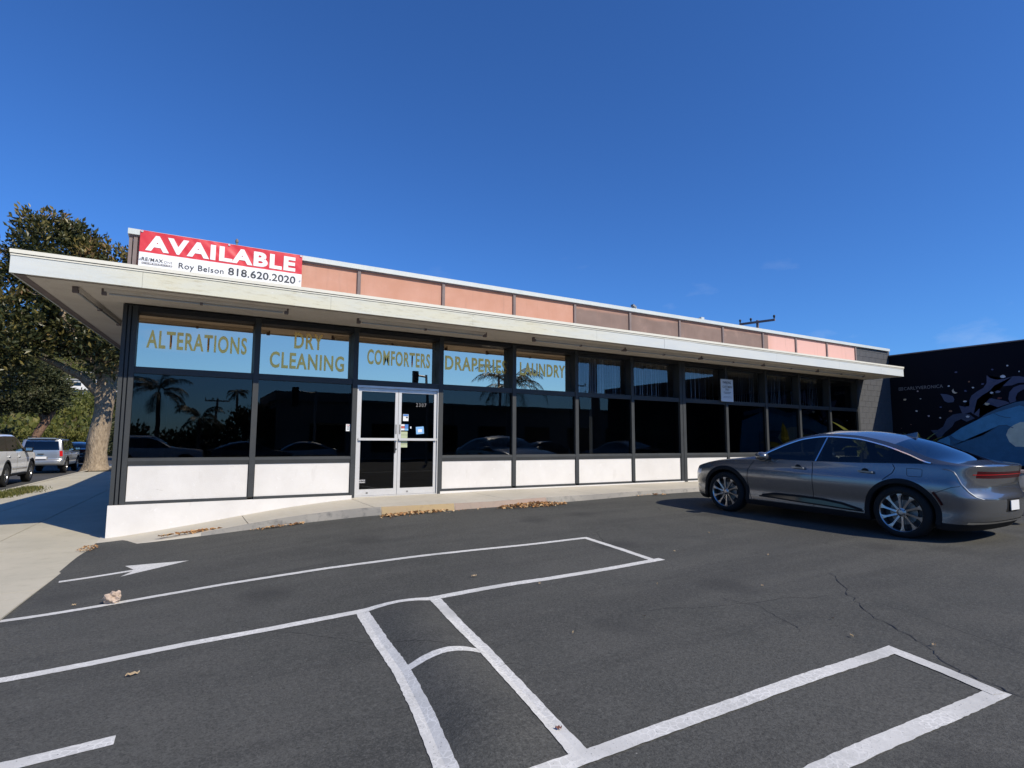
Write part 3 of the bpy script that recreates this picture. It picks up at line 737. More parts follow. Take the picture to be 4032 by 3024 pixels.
for x, z in ((-3.68, 4.53), (-2.38, 4.53), (-1.165, 4.53), (-3.68, 4.06), (-1.165, 4.06)):
    MB().lathe([(.006, -.004), (.017, -.004), (.017, .004), (.006, .004)], 12, 'y', (x+2.42, wav(x, z)+.07, z-3.93)).build('grommet', M['alum'], BN)

# ------------------------------------------------------------------ parking notice
PS = thing('parking_sign', 'white customer parking notice fixed to a mullion above the silver sedan', 'sign', (10.65, -.07, 2.25))
MB().box(-.265, .25, -.006, .006, 0, .645).build('sign_panel', M['stw'], PS)
MB().box(-.05, .05, .006, .055, .1, .55).build('sign_bracket', M['frame'], PS)
def pst(body, x0, x1, z0, z1, mt_, bold=.01): return text('lettering', body, x0, x1, z0, z1, -.0085, mt_, PS, bold)
M['signtan'] = principled('bronze print', (.16, .13, .08), .5)
pst('PARKING', -.18, .16, .515, .585, M['letterdark'], .02); pst('FOR', -.05, .03, .475, .495, M['lettergrey'], .0)
pst('CUSTOMERS', -.205, .20, .395, .455, M['signtan'], .02); pst('ONLY', -.09, .08, .32, .38, M['signtan'], .02)
for z0, z1, w in ((.262, .277, .16), (.226, .24, .12), (.14, .147, .16), (.108, .114, .18)):
    MB().box(-w-.005, w-.005, -.0085, -.007, z0, z1).build('print_line', M['lettergrey'], PS)

# ------------------------------------------------------------------ small things on the roof edge
t = thing('roof_antenna', 'small grey antenna stub standing behind the banner', 'antenna', (-2.235, .3, 4.3))
MB().tube([(0, 0, 0), (0, 0, .36), (0, 0, .42)], [.014, .014, .02], 8).build('mast', M['steel'], t, True); MB().lathe([(.0, .42), (.028, .425), (.028, .465), (.010, .49), (.0, .50)], 10, 'z').build('cap', M['batten'], t, True)
t = thing('roof_floodlight', 'small floodlight on a bracket on the coping above the brown panels', 'light', (7.27, .05, 4.56))
MB().box(-.05, .05, -.03, .03, 0, .05).build('bracket', M['alumpaint'], t); MB().obox((-.03, 0, .085), (.055, 0, -.03), (0, .05, 0), (.012, 0, .022)).build('lamp_head', M['steel'], t)
t = thing('junction_box', 'small white metal box on the coping near the utility pole', 'box', (9.82, .05, 4.56))
MB().box(-.06, .06, -.04, .04, 0, .085).build('box_body', M['alumpaint'], t); MB().obox((-.10, 0, .035), (.04, 0, .01), (0, .03, 0), (-.005, 0, .02)).build('conduit', M['steel'], t)

# ------------------------------------------------------------------ mural wall building
MW = thing('mural_building', 'black windowless building with a blue wave mural on its side wall', 'building')
MB().box(19.7, 34, -16, 14, -.6, 4.285).build('wall', M['blackwall'], MW)
MB().box(19.67, 34.03, -16.03, 14.03, 4.287, 4.325).build('coping', M['batten'], MW)
MP = {'wave': [(-1.191,0.944),(-1.458,1.194),(-1.795,1.35),(-2.128,1.596),(-2.644,1.88),(-3.079,2.065),(-3.441,2.181),(-3.723,2.268),(-4.016,2.153),(-5.2,2.5),(-6.4,2.1),(-6.6,0.5),(-1.1,.5)],
'rim': [(-2.644,1.88),(-2.802,2.009),(-3.029,2.134),(-3.288,2.254),(-3.627,2.377),(-3.837,2.408),(-4.03,2.365),(-4.9,2.7),(-6.3,2.5),(-6.3,2.3),(-5.2,2.5),(-4.016,2.153),(-3.723,2.268),(-3.441,2.181),(-3.079,2.065)],
'lower': [(-1.795,1.35),(-1.965,1.206),(-2.159,1.159),(-2.393,1.205),(-2.721,1.339),(-2.952,1.503),(-3.159,1.654),(-3.354,1.66),(-3.522,1.57),(-3.971,1.498),(-5.5,1.6),(-5.6,0.4),(-1.177,0.4),(-1.177,0.705),(-1.771,0.973)],
'shell': [(-3.325,1.356),(-3.389,1.529),(-3.527,1.656),(-3.704,1.749),(-3.989,1.751),(-4.4,1.6),(-4.6,1.3),(-4.3,1.0),(-3.935,0.971),(-3.534,0.989),(-3.389,1.139)],
't1': [(-1.228,1.536),(-1.438,1.538),(-1.61,1.653),(-1.729,1.909),(-1.919,2.055),(-2.16,2.092),(-2.39,2.048),(-2.533,1.906),(-2.297,1.799),(-2.147,1.896),(-1.964,1.808),(-1.874,1.648),(-1.638,1.441),(-1.525,1.277),(-1.417,1.206),(-1.384,1.349)],
't2': [(-2.117,2.349),(-2.251,2.307),(-2.406,2.31),(-2.419,2.505),(-2.487,2.661),(-2.647,2.787),(-2.822,2.887),(-2.924,3.037),(-2.941,3.295),(-3.044,3.184),(-3.203,3.124),(-3.4,3.139),(-3.613,3.196),(-3.784,3.183),(-4.3,3.0),(-4.3,2.8),(-3.875,2.976),(-3.736,2.977),(-3.577,2.914),(-3.331,2.902),(-3.119,2.942),(-2.96,2.741),(-2.769,2.642),(-2.629,2.515),(-2.611,2.379),(-2.835,2.525),(-3.019,2.535),(-3.214,2.479),(-3.388,2.424),(-3.488,2.353),(-3.162,2.238),(-3.006,2.324),(-2.823,2.345),(-2.689,2.284),(-2.746,2.011),(-2.649,1.947),(-2.504,2.043),(-2.432,2.115),(-2.196,2.055)],
't3': [(-3.453,2.486),(-3.494,2.702),(-3.607,2.846),(-3.766,2.91),(-4.068,2.916),(-4.058,2.768),(-3.841,2.763),(-3.698,2.666),(-3.637,2.518),(-3.647,2.409),(-3.488,2.353)],
'drop': [(-1.598,2.781),(-1.782,2.756),(-1.958,2.673),(-2.002,2.565),(-1.966,2.474),(-1.804,2.466),(-1.706,2.524),(-1.653,2.67)],
'moon': [(-1.995,2.929),(-1.94,2.863),(-1.966,2.79),(-2.034,2.757),(-2.106,2.792),(-2.037,2.809),(-2.0,2.858)]}
SP = [(-1.868,3.03,.05,'w'),(-2.55,2.922,.042,'w'),(-2.3,2.482,.06,'w'),(-2.9,2.36,.08,'c'),(-3.37,3.22,.085,'w'),(-3.04,2.71,.065,'w'),(-1.547,1.957,.05,'w'),(-2.34,1.968,.07,'w'),(-.83,2.22,.05,'w'),(-1.2,2.033,.055,'p'),(-.468,2.652,.06,'c'),(-.978,2.648,.03,'w'),(-.905,2.922,.04,'p'),
      (-1.86,2.17,.07,'r'),(-2.11,3.477,.05,'b'),(-1.59,2.317,.05,'b'),(-3.21,2.735,.08,'g'),(-2.33,2.825,.06,'b'),(-3.105,3.467,.05,'b'),(-3.235,2.527,.075,'m'),(-2.82,3.02,.05,'b'),(-2.45,3.13,.04,'r'),(-3.785,3.337,.035,'w'),(-.62,1.75,.03,'r'),(-.3,1.62,.02,'r'),(-3.5,3.55,.04,'w'),(-4.3,3.5,.06,'w'),(-4.9,3.2,.08,'b'),(-5.6,3.4,.06,'w'),(-5.1,3.0,.06,'c')]
MC = {'wave': (0.088, 0.271, 0.429), 'rim': (0.061, 0.131, 0.201), 'lower': (0.049, 0.149, 0.254), 'shell': (0.6, 0.6, 0.473), 't1': (0.061, 0.074, 0.114), 't2': (0.079, 0.088, 0.14), 't3': (0.079, 0.088, 0.14), 'drop': (0.088, 0.105, 0.166), 'moon': (0.6, 0.507, 0.385),
      'w': (0.6, 0.6, 0.6), 'c': (0.6, 0.507, 0.35), 'p': (0.455, 0.385, 0.42), 'r': (0.28, 0.14, 0.088), 'b': (0.088, 0.105, 0.193), 'g': (0.175, 0.175, 0.228), 'm': (0.158, 0.061, 0.052)}
MM = {k: varied('mural paint '+k, v, tuple(x*1.25 for x in v), 4, .8, .2, 60, spec=.2) for k, v in MC.items()}
def mpoly(name, pts, mt_, lift, th=.0):
    me = bpy.data.meshes.new(name); bm_ = bmesh.new()
    vs = [bm_.verts.new((19.7-lift, p[0], p[1])) for p in pts]; bm_.faces.new(vs); bmesh.ops.triangulate(bm_, faces=bm_.faces); bm_.to_mesh(me); bm_.free(); me.materials.append(mt_)
    return obj(name, me, MW)
for k, key in enumerate(('t3', 't2', 't1', 'rim', 'wave', 'lower', 'shell', 'drop', 'moon')):
    mpoly('mural_shape', MP[key], MM[key], .002+.0012*k)
rr = random.Random(3)
for (y, z, s, c) in SP:
    n = rr.choice((5, 6, 7)); a0 = rr.uniform(0, 6)
    mpoly('mural_fleck', [(y+s*rr.uniform(.5, 1.1)*math.cos(a0+2*math.pi*k/n), z+s*rr.uniform(.4, .75)*math.sin(a0+2*math.pi*k/n)) for k in range(n)], MM[c], .0145)
def mline(pts, w):
    b = MB()
    for i, p in enumerate(pts):
        q = Vector(pts[min(i+1, len(pts)-1)])-Vector(pts[max(i-1, 0)]); n = Vector((-q.y, q.x)).normalized()*w/2
        b.v += [(19.7-.0165, p[0]+n.x, p[1]+n.y), (19.7-.0165, p[0]-n.x, p[1]-n.y)]
    for i in range(len(pts)-1): b.f.append((2*i, 2*i+2, 2*i+3, 2*i+1))
    b.build('mural_line', MM['rim'], MW)
mline([(-1.754,1.346),(-1.824,1.182),(-1.915,1.044),(-2.0,.8)], .02); mline([(-3.06,2.054),(-3.18,1.972),(-3.336,1.912),(-3.474,1.896)], .02)
mline([(-1.795,1.35),(-1.965,1.206),(-2.159,1.159),(-2.393,1.205),(-2.721,1.339),(-2.952,1.503),(-3.159,1.654),(-3.354,1.66),(-3.522,1.57)], .022)
text('mural_lettering', 'CARLYVERONICA', .46, 1.69, 2.99, 3.105, 0, M['lettergrey'], MW, .004, 1.05, lambda x, z: (19.7-.006, -x, z))
b = MB()
for (a0, a1, c0, c1) in ((-.43, -.29, 3.085, 3.1), (-.43, -.29, 2.99, 3.005), (-.305, -.29, 3.005, 3.085), (-.43, -.415, 3.005, 3.085), (-.39, -.33, 3.03, 3.06)): b.box(19.692, 19.694, a0, a1, c0, c1)
b.build('mural_lettering', M['lettergrey'], MW)

# ------------------------------------------------------------------ vehicles
def m_carpaint(name, col, metal=.75, rough=.32):
    mt = principled(name, col, rough, metal, .5, 1.0); t = NT(mt)
    n = t.noise(t.coord(), 900, 1); t.base(t.mix(t.rng(n, .3, .7, 0, .35), col, tuple(min(1, c*1.6) for c in col))); return mt
M['chrome'] = principled('chrome', (.75, .75, .76), .12, 1.0)
M['rimface'] = principled('machined wheel face', (.42, .42, .425), .28, .95)
M['rimdark'] = principled('dark wheel barrel', (.03, .03, .033), .45, .4)
M['trim'] = principled('black plastic trim', (.009, .009, .010), .7, 0, .25)
M['gloss'] = principled('gloss black trim', (.008, .008, .009), .08, 0, .6)
M['carglass'] = m_glass('car glass', (.26, .29, .28), .0, 1.3, .02, (.9, .95, 1.0))
M['carglassd'] = m_glass('privacy glass', (.02, .022, .022), .0, 1.3, .02, (.9, .95, 1.0))
M['red'] = principled('red lamp lens', (.045, .003, .006), .25, 0, .3); M['redb'] = principled('bright red lamp lens', (.50, .012, .015), .15, 0, .6)
M['lens'] = principled('clear lamp lens', (.85, .86, .88), .2, 0, .5)
M['seat'] = principled('dark upholstery', (.02, .02, .022), .8)
M['plate'] = principled('licence plate', (.70, .71, .72), .5)

def build_car(P, root, paint, detail=True):
    "lofted body; x forward, y left, z up; returns the surface function for the left side"
    belt, gtop, top, yp = curve(P['belt']), curve(P['gtop']), curve(P['top']), curve(P['yp'])
    nose, tail = curve(P['nose']), curve(P['tail'])
    W, xa, xb, xr, xf, zs_ = P['W'], P['xa'], P['xb'], P['xr'], P['xf'], P['sill']
    tum = P.get('tumble', .42); nE = P.get('n', 3.0); nR = P.get('nr', nE)
    st = []
    N = 16
    for k in range(N, 0, -1):
        a = math.pi/2*k/N; st.append((xa+(xr-xa)*math.sin(a)**(2/nR), W*math.cos(a)**(2/nR) if k < N else 0.0, 'r', k/N))
    x = xa; dx = P.get('dx', .05)
    n = int(round((xb-xa)/dx))
    for k in range(n+1): st.append((xa+(xb-xa)*k/n, W, 'm', 0))
    for k in range(1, N+1):
        a = math.pi/2*k/N; st.append((xb+(xf-xb)*math.sin(a)**(2/nE), W*math.cos(a)**(2/nE) if k < N else 0.0, 'f', k/N))
    NL, NG, NT_ = P.get('NL', 26), 5, 9
    def xz(x, z, kind):
        if kind == 'f': return xb + (x-xb)*(nose(z)-xb)/(xf-xb)
        if kind == 'r': return xa + (x-xa)*(tail(z)-xa)/(xr-xa)
        return x
    grid = []
    for (x, w, kind, t_) in st:
        col = []; bz = belt(x); gz = max(gtop(x), bz+.004); tz = max(top(x), gz+.004)
        for j in range(NL+1):
            z = zs_+(bz-zs_)*j/NL; col.append((xz(x, z, kind), w*yp(z), z))
        yb = w*yp(bz); ww = w/W
        for j in range(1, NG+1):
            k = j/NG; z = bz+(gz-bz)*k; y = yb-ww*((gz-bz)*k*tum + .02*min(1, (gz-bz)/.2)*(1 if j > 0 else 0)*k); col.append((xz(x, z, kind), y, z))
        yg = col[-1][1]; yr = yg*P.get('rail', .93); zr = gz+(tz-gz)*.42
        col.append((xz(x, zr, kind), yr, zr))
        for j in range(1, NT_+1):
            k = j/NT_; z = zr+(tz-zr)*math.sin(k*math.pi/2); col.append((xz(x, z, kind), yr*(1-k), z))
        grid.append(col)
    rows = len(grid[0]); NS = len(st); iB, iG = NL, NL+NG; iR = iG+1
    wheels = P['wheels']; Ra = P['Ra']; wr = P['wr']
    # wheel arches: drop the faces inside, draw the rim of the hole onto the circle
    kill = set()
    for i in range(NS-1):
        for j in range(NL):
            cx_ = sum(grid[a][b_][0] for a in (i, i+1) for b_ in (j, j+1))/4; cz_ = sum(grid[a][b_][2] for a in (i, i+1) for b_ in (j, j+1))/4
            for wx in wheels:
                if math.hypot(cx_-wx, cz_-wr) < Ra: kill.add((i, j))
    mv = {}
    for (i, j) in kill:
        for a, b_ in ((i, j), (i+1, j), (i, j+1), (i+1, j+1)):
            if any((p, q) not in kill and 0 <= p < NS-1 and 0 <= q < NL for p, q in ((a-1, b_-1), (a, b_-1), (a-1, b_), (a, b_))):
                v = grid[a][b_]
                for wx in wheels:
                    d = math.hypot(v[0]-wx, v[2]-wr)
                    if d < Ra+.12:
                        k = Ra/max(d, 1e-4); mv[a, b_] = (wx+(v[0]-wx)*k, v[1], max(zs_-.02, wr+(v[2]-wr)*k))
    for (a, b_), v in mv.items(): grid[a][b_] = v
    parts = {}
    def put(key, quad, sides=(1, -1)):
        parts.setdefault(key, []).append(quad)
    reg = P['region']
    for i in range(NS-1):
        xm = (st[i][0]+st[i+1][0])/2; kind = st[i][2] if st[i][2] != 'm' else st[i+1][2]; tt = max(st[i][3], st[i+1][3])
        for j in range(rows-1):
            if (i, j) in kill: continue
            q = [grid[i][j], grid[i+1][j], grid[i+1][j+1], grid[i][j+1]]
            zm = sum(v[2] for v in q)/4
            zone = 'low' if j < iB else ('glass' if j < iG else ('rail' if j < iR else 'top'))
            if zone == 'glass':
                gh = min(gtop(st[i][0])-belt(st[i][0]), gtop(st[i+1][0])-belt(st[i+1][0]))
                if gh < .025: zone = 'fill'
            key = reg(zone, xm, zm, kind, tt, j-iB)
            if key: put(key, q)
    mats = {'body': paint, 'front_door': paint, 'rear_door': paint, 'hood': paint, 'roof': paint, 'trunk_lid': paint, 'tailgate': paint, 'bumper': P.get('bumper', M['trim']),
            'windshield': M['carglass'], 'rear_window': M['carglass'] if not P.get('privacy') else M['carglassd'], 'front_window': M['carglass'], 'back_window': M['carglass'] if not P.get('privacy') else M['carglassd'],
            'quarter_window': M['carglassd'], 'pillar': M['gloss'], 'headlight': M['lens'], 'taillight': M['red'], 'taillight_lens': M['redb'], 'grille': M['trim'], 'cladding': M['trim'], 'lower_trim': M['gloss'], 'sunroof': M['gloss']}
    single = {'hood', 'roof', 'windshield', 'rear_window', 'trunk_lid', 'tailgate', 'grille', 'body', 'bumper', 'lower_trim', 'taillight_bar', 'sunroof'}
    made = {}
    for key, qs in parts.items():
        if key in single:
            b = MB()
            for q in qs: b.add(q, [(3, 2, 1, 0)]); b.add([(v[0], -v[1], v[2]) for v in q], [(0, 1, 2, 3)])
            sets = [b]
        else:
            b1, b2 = MB(), MB()
            for q in qs: b1.add(q, [(3, 2, 1, 0)]); b2.add([(v[0], -v[1], v[2]) for v in q], [(0, 1, 2, 3)])
            sets = [b1, b2]
        for si, b in enumerate(sets):
            me = bpy.data.meshes.new(key); me.from_pydata(b.v, [], b.f); bm_ = bmesh.new(); bm_.from_mesh(me)
            bmesh.ops.remove_doubles(bm_, verts=bm_.verts, dist=.0006)
            bmesh.ops.dissolve_degenerate(bm_, edges=bm_.edges, dist=.0004)
            for f in bm_.faces: f.smooth = True
            bm_.to_mesh(me); bm_.free(); me.materials.append(mats.get(key, paint))
            made[key, si] = obj(key, me, root)
    def surf(x, z, off=0.0):
        if x > xb: kind = 'f'; xq = xb+(x-xb)*(xf-xb)/(nose(z)-xb); s = min(1, max(0, (xq-xb)/(xf-xb))); w = W*max(0, 1-s**nE)**(1/nE)
        elif x < xa: xq = xa+(x-xa)*(xr-xa)/(tail(z)-xa); s = min(1, max(0, (xq-xa)/(xr-xa))); w = W*max(0, 1-s**nR)**(1/nR)
        else: w = W
        return w*yp(z)+off
    # dark underside, wheel wells and cabin
    MB().box(xr+.25, xf-.3, -W+.27, W-.27, zs_+.02, zs_+.36).build('underbody', M['trim'], root)
    for wx in wheels:
        for s in (-1, 1):
            b = MB(); n = 20; prof = [(Ra+.004, s*(W-.30)), (Ra+.004, s*(W-.035))]
            for r_, h_ in prof:
                for k in range(n+1):
                    a = math.pi*(-.12+1.24*k/n); b.v.append((wx+r_*math.cos(a), h_, wr+r_*math.sin(a)))
            for k in range(n): b.f.append((k, k+1, n+1+k+1, n+1+k))
            b.f.append(tuple(range(n+1))); b.build('wheel_well', M['trim'], root, True)
    if P.get('cabin'):
        c0, c1, zc = P['cabin']
        MB().box(c0, c1, -W+.2, W-.2, zs_+.38, zc).build('cabin_floor', M['seat'], root)
        for sx_ in (P['seats']):
            for s in (-1, 1):
                MB().box(sx_-.12, sx_, s*.37-.24, s*.37+.24, zc-.05, zc+.26).box(sx_-.1, sx_-.02, s*.37-.12, s*.37+.12, zc+.27, zc+.42).build('car_seat', M['seat'], root)
    # wheels
    k_ = P['wheel']
    for n_, wx in enumerate(wheels):
        for s in (1, -1):
            wh = wheel(k_, wr, s); wh.parent = root; wh.location = (wx, s*(W-.008), wr)
    # arch trims
    if P.get('arch'):
        aw = P['arch']
        for wx in wheels:
            for s in (1, -1):
                b = MB(); n = 36
                for k in range(n+1):
                    a = R(-14)+R(208)*k/n
                    for r_, o_ in ((Ra-.012, -.04), (Ra-.012, .008), (Ra+aw*.5, .013), (Ra+aw, .006), (Ra+aw+.004, -.01)):
                        x_ = wx+r_*math.cos(a); z_ = max(zs_-.01, wr+r_*math.sin(a)); b.v.append((x_, s*surf(x_, z_, o_), z_))
                for k in range(n):
                    for q in range(4): b.f.append((k*5+q, k*5+q+1, (k+1)*5+q+1, (k+1)*5+q))
                b.build('wheel_arch_trim', P.get('archmat', M['trim']), root, True)
    return surf, made
WH = {}
def wheel(kind, wr, s):
    key = (kind, wr, s)
    if key in WH: return copy_tree(WH[key])
    root = MB(); w = .225 if kind != 'suv' else .25
    r0 = {'ten': .279, 'suv': .245, 'sedan': .23}[kind]*(wr/.368 if kind == 'ten' else 1)
    e = -s
    tp = [(r0-.008, 0.0), (r0+.012, -.008*1), (r0+.03, -.010), (wr-.03, .004), (wr-.008, .022), (wr, .05), (wr, w-.05), (wr-.012, w-.02), (r0, w)]
    o = MB().lathe([(r, e*h) for r, h in tp], 48, 'y').build('wheel', M['rubber'], None, True)
    rim = MB().lathe([(r, e*h) for r, h in ((r0-.03, .085), (r0-.022, .03), (r0-.016, .012), (r0-.004, .004), (r0+.002, .0))], 48, 'y').build('rim', M['rimface'], o, True)
    MB().lathe([(0, e*.11), (r0-.012, e*.11), (r0-.02, e*.07)], 30, 'y').build('rim_barrel', M['rimdark'], o, True)
    MB().lathe([(.03, e*.095), (r0*.62, e*.095), (r0*.62, e*.108)], 30, 'y').build('brake_disc', M['steel'], o, True)
    n = {'ten': 10, 'suv': 6, 'sedan': 5}[kind]
    b = MB(); d = MB()
    for k in range(n):
        a = 2*math.pi*k/n + .13
        if kind == 'ten': secs = [(.045, .016, .022), (.12, .013, .016), (.19, .014, .012), (.23, .022, .010), (r0-.018, .042, .010)]
        elif kind == 'suv': secs = [(.04, .03, .02), (.12, .028, .015), (.2, .034, .012), (r0-.015, .05, .012)]
        else: secs = [(.04, .03, .02), (.13, .026, .015), (r0-.015, .034, .012)]
        u = Vector((math.cos(a), 0, math.sin(a))); v = Vector((-math.sin(a), 0, math.cos(a)))
        base = len(b.v)
        for i, (r_, hw, dp) in enumerate(secs):
            tw = .010*i if kind == 'ten' else 0
            p = u*r_ + v*tw
            for q in (p-v*hw+Vector((0, e*dp, 0)), p+v*hw*.9+Vector((0, e*(dp+.004), 0)), p+v*hw*.55+Vector((0, e*(dp+.05), 0)), p-v*hw*.55+Vector((0, e*(dp+.05), 0))): b.v.append(tuple(q))
        for i in range(len(secs)-1):
            for q in range(4): b.f.append((base+i*4+q, base+i*4+(q+1) % 4, base+(i+1)*4+(q+1) % 4, base+(i+1)*4+q))
    b.build('spokes', M['rimface'], o)
    MB().lathe([(0, e*.008), (.03, e*.009), (.036, e*.016), (.062, e*.02), (.066, e*.05)], 24, 'y').build('hub_cap', M['rimface'], o, True)
    for k in range(5):
        a = 2*math.pi*k/5; d.lathe([(0, e*.012), (.008, e*.012), (.009, e*.03)], 8, 'y', (.05*math.cos(a), 0, .05*math.sin(a)))
    d.build('lug_nuts', M['rimdark'], o)
    WH[key] = o; return o
def line_on(surf, pts, w, off, mt_, name, root, sides=(1, -1), rnd=0):
    "thin strip laid on the body side along (x, z) points"
    for s in sides:
        b = MB(); Q = []
        for i in range(len(pts)-1):
            for k in range(6): t_ = k/6; Q.append((pts[i][0]+(pts[i+1][0]-pts[i][0])*t_, pts[i][1]+(pts[i+1][1]-pts[i][1])*t_))
        Q.append(pts[-1])
        for i, p in enumerate(Q):
            d = Vector(Q[min(i+1, len(Q)-1)])-Vector(Q[max(i-1, 0)]); n = Vector((-d.y, d.x)).normalized()*w/2
            for k in (-1, 1): x_, z_ = p[0]+n.x*k, p[1]+n.y*k; b.v.append((x_, s*surf(x_, z_, off), z_))
        for i in range(len(Q)-1): b.f.append((2*i, 2*i+2, 2*i+3, 2*i+1))
        b.build(name, mt_, root, True)

# --- the grey sedan
SED = dict(W=.925, xa=-.45, xb=3.05, xr=-.92, xf=3.83, sill=.20, n=2.6, nr=2.9, dx=.045, NL=28,
    belt=[(-.92, 1.055), (-.8, 1.068), (-.4, 1.076), (.1, 1.06), (.6, 1.04), (1.2, 1.025), (2.2, 1.005), (2.5, .985), (2.9, .945), (3.3, .875), (3.6, .80), (3.83, .735)],
    gtop=[(-.92, 1.058), (-.6, 1.079), (-.40, 1.082), (-.33, 1.092), (-.05, 1.20), (.3, 1.32), (.7, 1.405), (1.1, 1.425), (1.45, 1.38), (1.75, 1.275), (2.0, 1.15), (2.25, 1.02), (2.35, 1.005), (2.5, .989), (2.9, .949), (3.3, .879), (3.83, .739)],
    top=[(-.92, 1.080), (-.85, 1.098), (-.72, 1.115), (-.60, 1.137), (-.3, 1.275), (.0, 1.395), (.4, 1.49), (.8, 1.535), (1.15, 1.54), (1.5, 1.48), (1.8, 1.365), (2.1, 1.215), (2.35, 1.085), (2.5, 1.045), (2.7, 1.02), (2.9, .985), (3.3, .905), (3.6, .825), (3.83, .75)],
    yp=[(.20, .945), (.28, .968), (.36, .966), (.46, .962), (.58, .985), (.70, 1.0), (.80, .995), (.88, .972), (.96, .955), (1.02, .945), (1.10, .925)],
    nose=[(.20, 3.70), (.30, 3.80), (.42, 3.835), (.55, 3.84), (.66, 3.83), (.74, 3.80), (.86, 3.72)],
    tail=[(.20, -.75), (.30, -.85), (.40, -.91), (.55, -.935), (.64, -.94), (.70, -.90), (.80, -.87), (.90, -.88), (1.0, -.905), (1.085, -.93), (1.12, -.93)],
    wheels=(0.0, 2.85), wr=.368, Ra=.425, wheel='ten', arch=.055, tumble=.42, rail=.94, cabin=(-.2, 2.2, .82), seats=(.35, 1.38))
def sedan_region(zone, x, z, kind, t, j):
    if zone == 'low':
        if kind == 'r':
            if .915 < z < 1.0: return 'taillight' if t > .55 else 'body'
            if z < .30: return 'bumper'
            return 'body'
        if kind == 'f':
            if .66 < z < .745 and .30 < t < .82: return 'headlight'
            if .27 < z < .64 and t > .80: return 'grille'
            if z < .26: return 'bumper'
            return 'body'
        if z < .285: return 'cladding'  # black sill; its raised height also paints the shade below the blade
        return 'body'
    if zone == 'glass':
        if 1.10 < x < 1.26: return 'pillar'
        if x >= 1.26: return 'front_window'
        if x < .12: return 'quarter_window'
        return 'back_window'
    if zone in ('rail', 'fill'): return 'body'
    if x > 2.42: return 'hood'
    if x > 1.62: return 'windshield'
    if x > .12: return 'roof'
    if x > -.60: return 'rear_window'
    return 'trunk_lid'
SED['region'] = sedan_region
M['silver'] = m_carpaint('grey metallic paint', (.168, .176, .186), .75, .26)
CAR_RZ = R(91.3)
car = thing('silver_sedan', 'dark silver fastback sedan parked nose in towards the shop front', 'car', (6.505, -6.93, -.218), CAR_RZ)
car.rotation_euler = (0, -.0255, CAR_RZ); car.scale = (1.0, 1.0, .955)
sf, mk = build_car(SED, car, M['silver'])
SEAM = principled('shut line', (.006, .006, .007), .8)
line_on(sf, [(2.27, .985), (2.33, .90), (2.38, .80), (2.395, .62), (2.37, .44), (2.33, .29)], .009, .002, SEAM, 'door_seam', car)
line_on(sf, [(1.25, 1.01), (1.235, .85), (1.23, .6), (1.235, .42), (1.23, .29)], .009, .002, SEAM, 'door_seam', car)
line_on(sf, [(.10, 1.045), (.07, .99), (.10, .92), (.17, .86), (.22, .81)], .009, .002, SEAM, 'door_seam', car)
line_on(sf, [(.75, .292), (2.3, .292)], .006, .002, SEAM, 'door_seam', car)
line_on(sf, [(-.36, .66), (-.46, .71), (-.60, .78), (-.68, .80)], .006, .002, SEAM, 'bumper_seam', car)
line_on(sf, [(-.08, 1.0), (-.25, 1.0), (-.265, .985), (-.265, .905), (-.25, .89), (-.10, .89), (-.085, .905), (-.08, .985), (-.08, 1.0)], .005, .002, SEAM, 'fuel_door_seam', car, (1,))
line_on(sf, [(2.45, .975), (2.6, .965), (2.9, .93), (3.25, .86), (3.5, .80)], .006, .002, SEAM, 'hood_seam', car)
# bright window surround
gt, bl = curve(SED['gtop']), curve(SED['belt'])
def dlo(name, fz, x0, x1, n, w, mt_, off):
    for s in (1, -1):
        b = MB()
        for i in range(n+1):
            x = x0+(x1-x0)*i/n; z = fz(x); bz = bl(x); y = SED['W']*SED_yp(bz)-(z-bz)*SED['tumble']-.02*max(0, z-bz)/max(.03, gt(x)-bz)*min(1, (gt(x)-bz)/.2)
            if x < SED['xa']: y *= max(0.2, 1-((x-SED['xa'])/(SED['xr']-SED['xa']))**2.9)**(1/2.9)
            b.v += [(x, s*(y+off), z-w/2), (x, s*(y+off-.003), z+w/2)]
        for i in range(n): b.f.append((2*i, 2*i+2, 2*i+3, 2*i+1))
        b.build(name, mt_, car, True)
SED_yp = curve(SED['yp'])
dlo('window_trim', lambda x: gt(x)+.004, -.36, 2.24, 60, .017, M['chrome'], .004)
dlo('belt_trim', lambda x: bl(x)+.004, -.38, 2.25, 50, .012, M['gloss'], .004)
for s in (1, -1):
    b = MB()
    for k in range(7):
        z = bl(1.16)+(gt(1.16)-bl(1.16))*k/6; x = 1.20-.10*k/6; y = SED['W']*SED_yp(bl(1.16))-(z-bl(1.16))*SED['tumble']-.02*k/6
        b.v += [(x-.011, s*(y+.006), z), (x+.011, s*(y+.006), z)]
    for k in range(6): b.f.append((2*k, 2*k+1, 2*k+3, 2*k+2))
    b.build('pillar_trim', M['chrome'], car, True)
# rocker insert with its black blade
for s in (1, -1):
    b = MB(); top_ = [(2.12, .385), (1.9, .43), (1.5, .435), (1.1, .43), (.8, .40), (.52, .335)]; bot_ = [(2.17, .365), (1.9, .36), (1.5, .345), (1.1, .335), (.8, .325), (.50, .32)]
    for (a0, c0), (a1, c1) in zip(top_, bot_): b.v += [(a0, s*sf(a0, c0, .012), c0), (a1, s*sf(a1, c1, .014), c1), (a1, s*sf(a1, c1, -.02), c1-.01), (a0, s*sf(a0, c0, -.02), c0+.01)]
    for i in range(len(top_)-1):
        for q in range(3): b.f.append((4*i+q, 4*i+q+1, 4*i+5+q, 4*i+4+q))
    b.build('side_blade', M['gloss'], car, True)
    line_on(sf, top_, .034, .018, M['trim'], 'blade_edge', car, (s,)); line_on(sf, bot_, .022, .018, M['trim'], 'blade_edge', car, (s,)); 
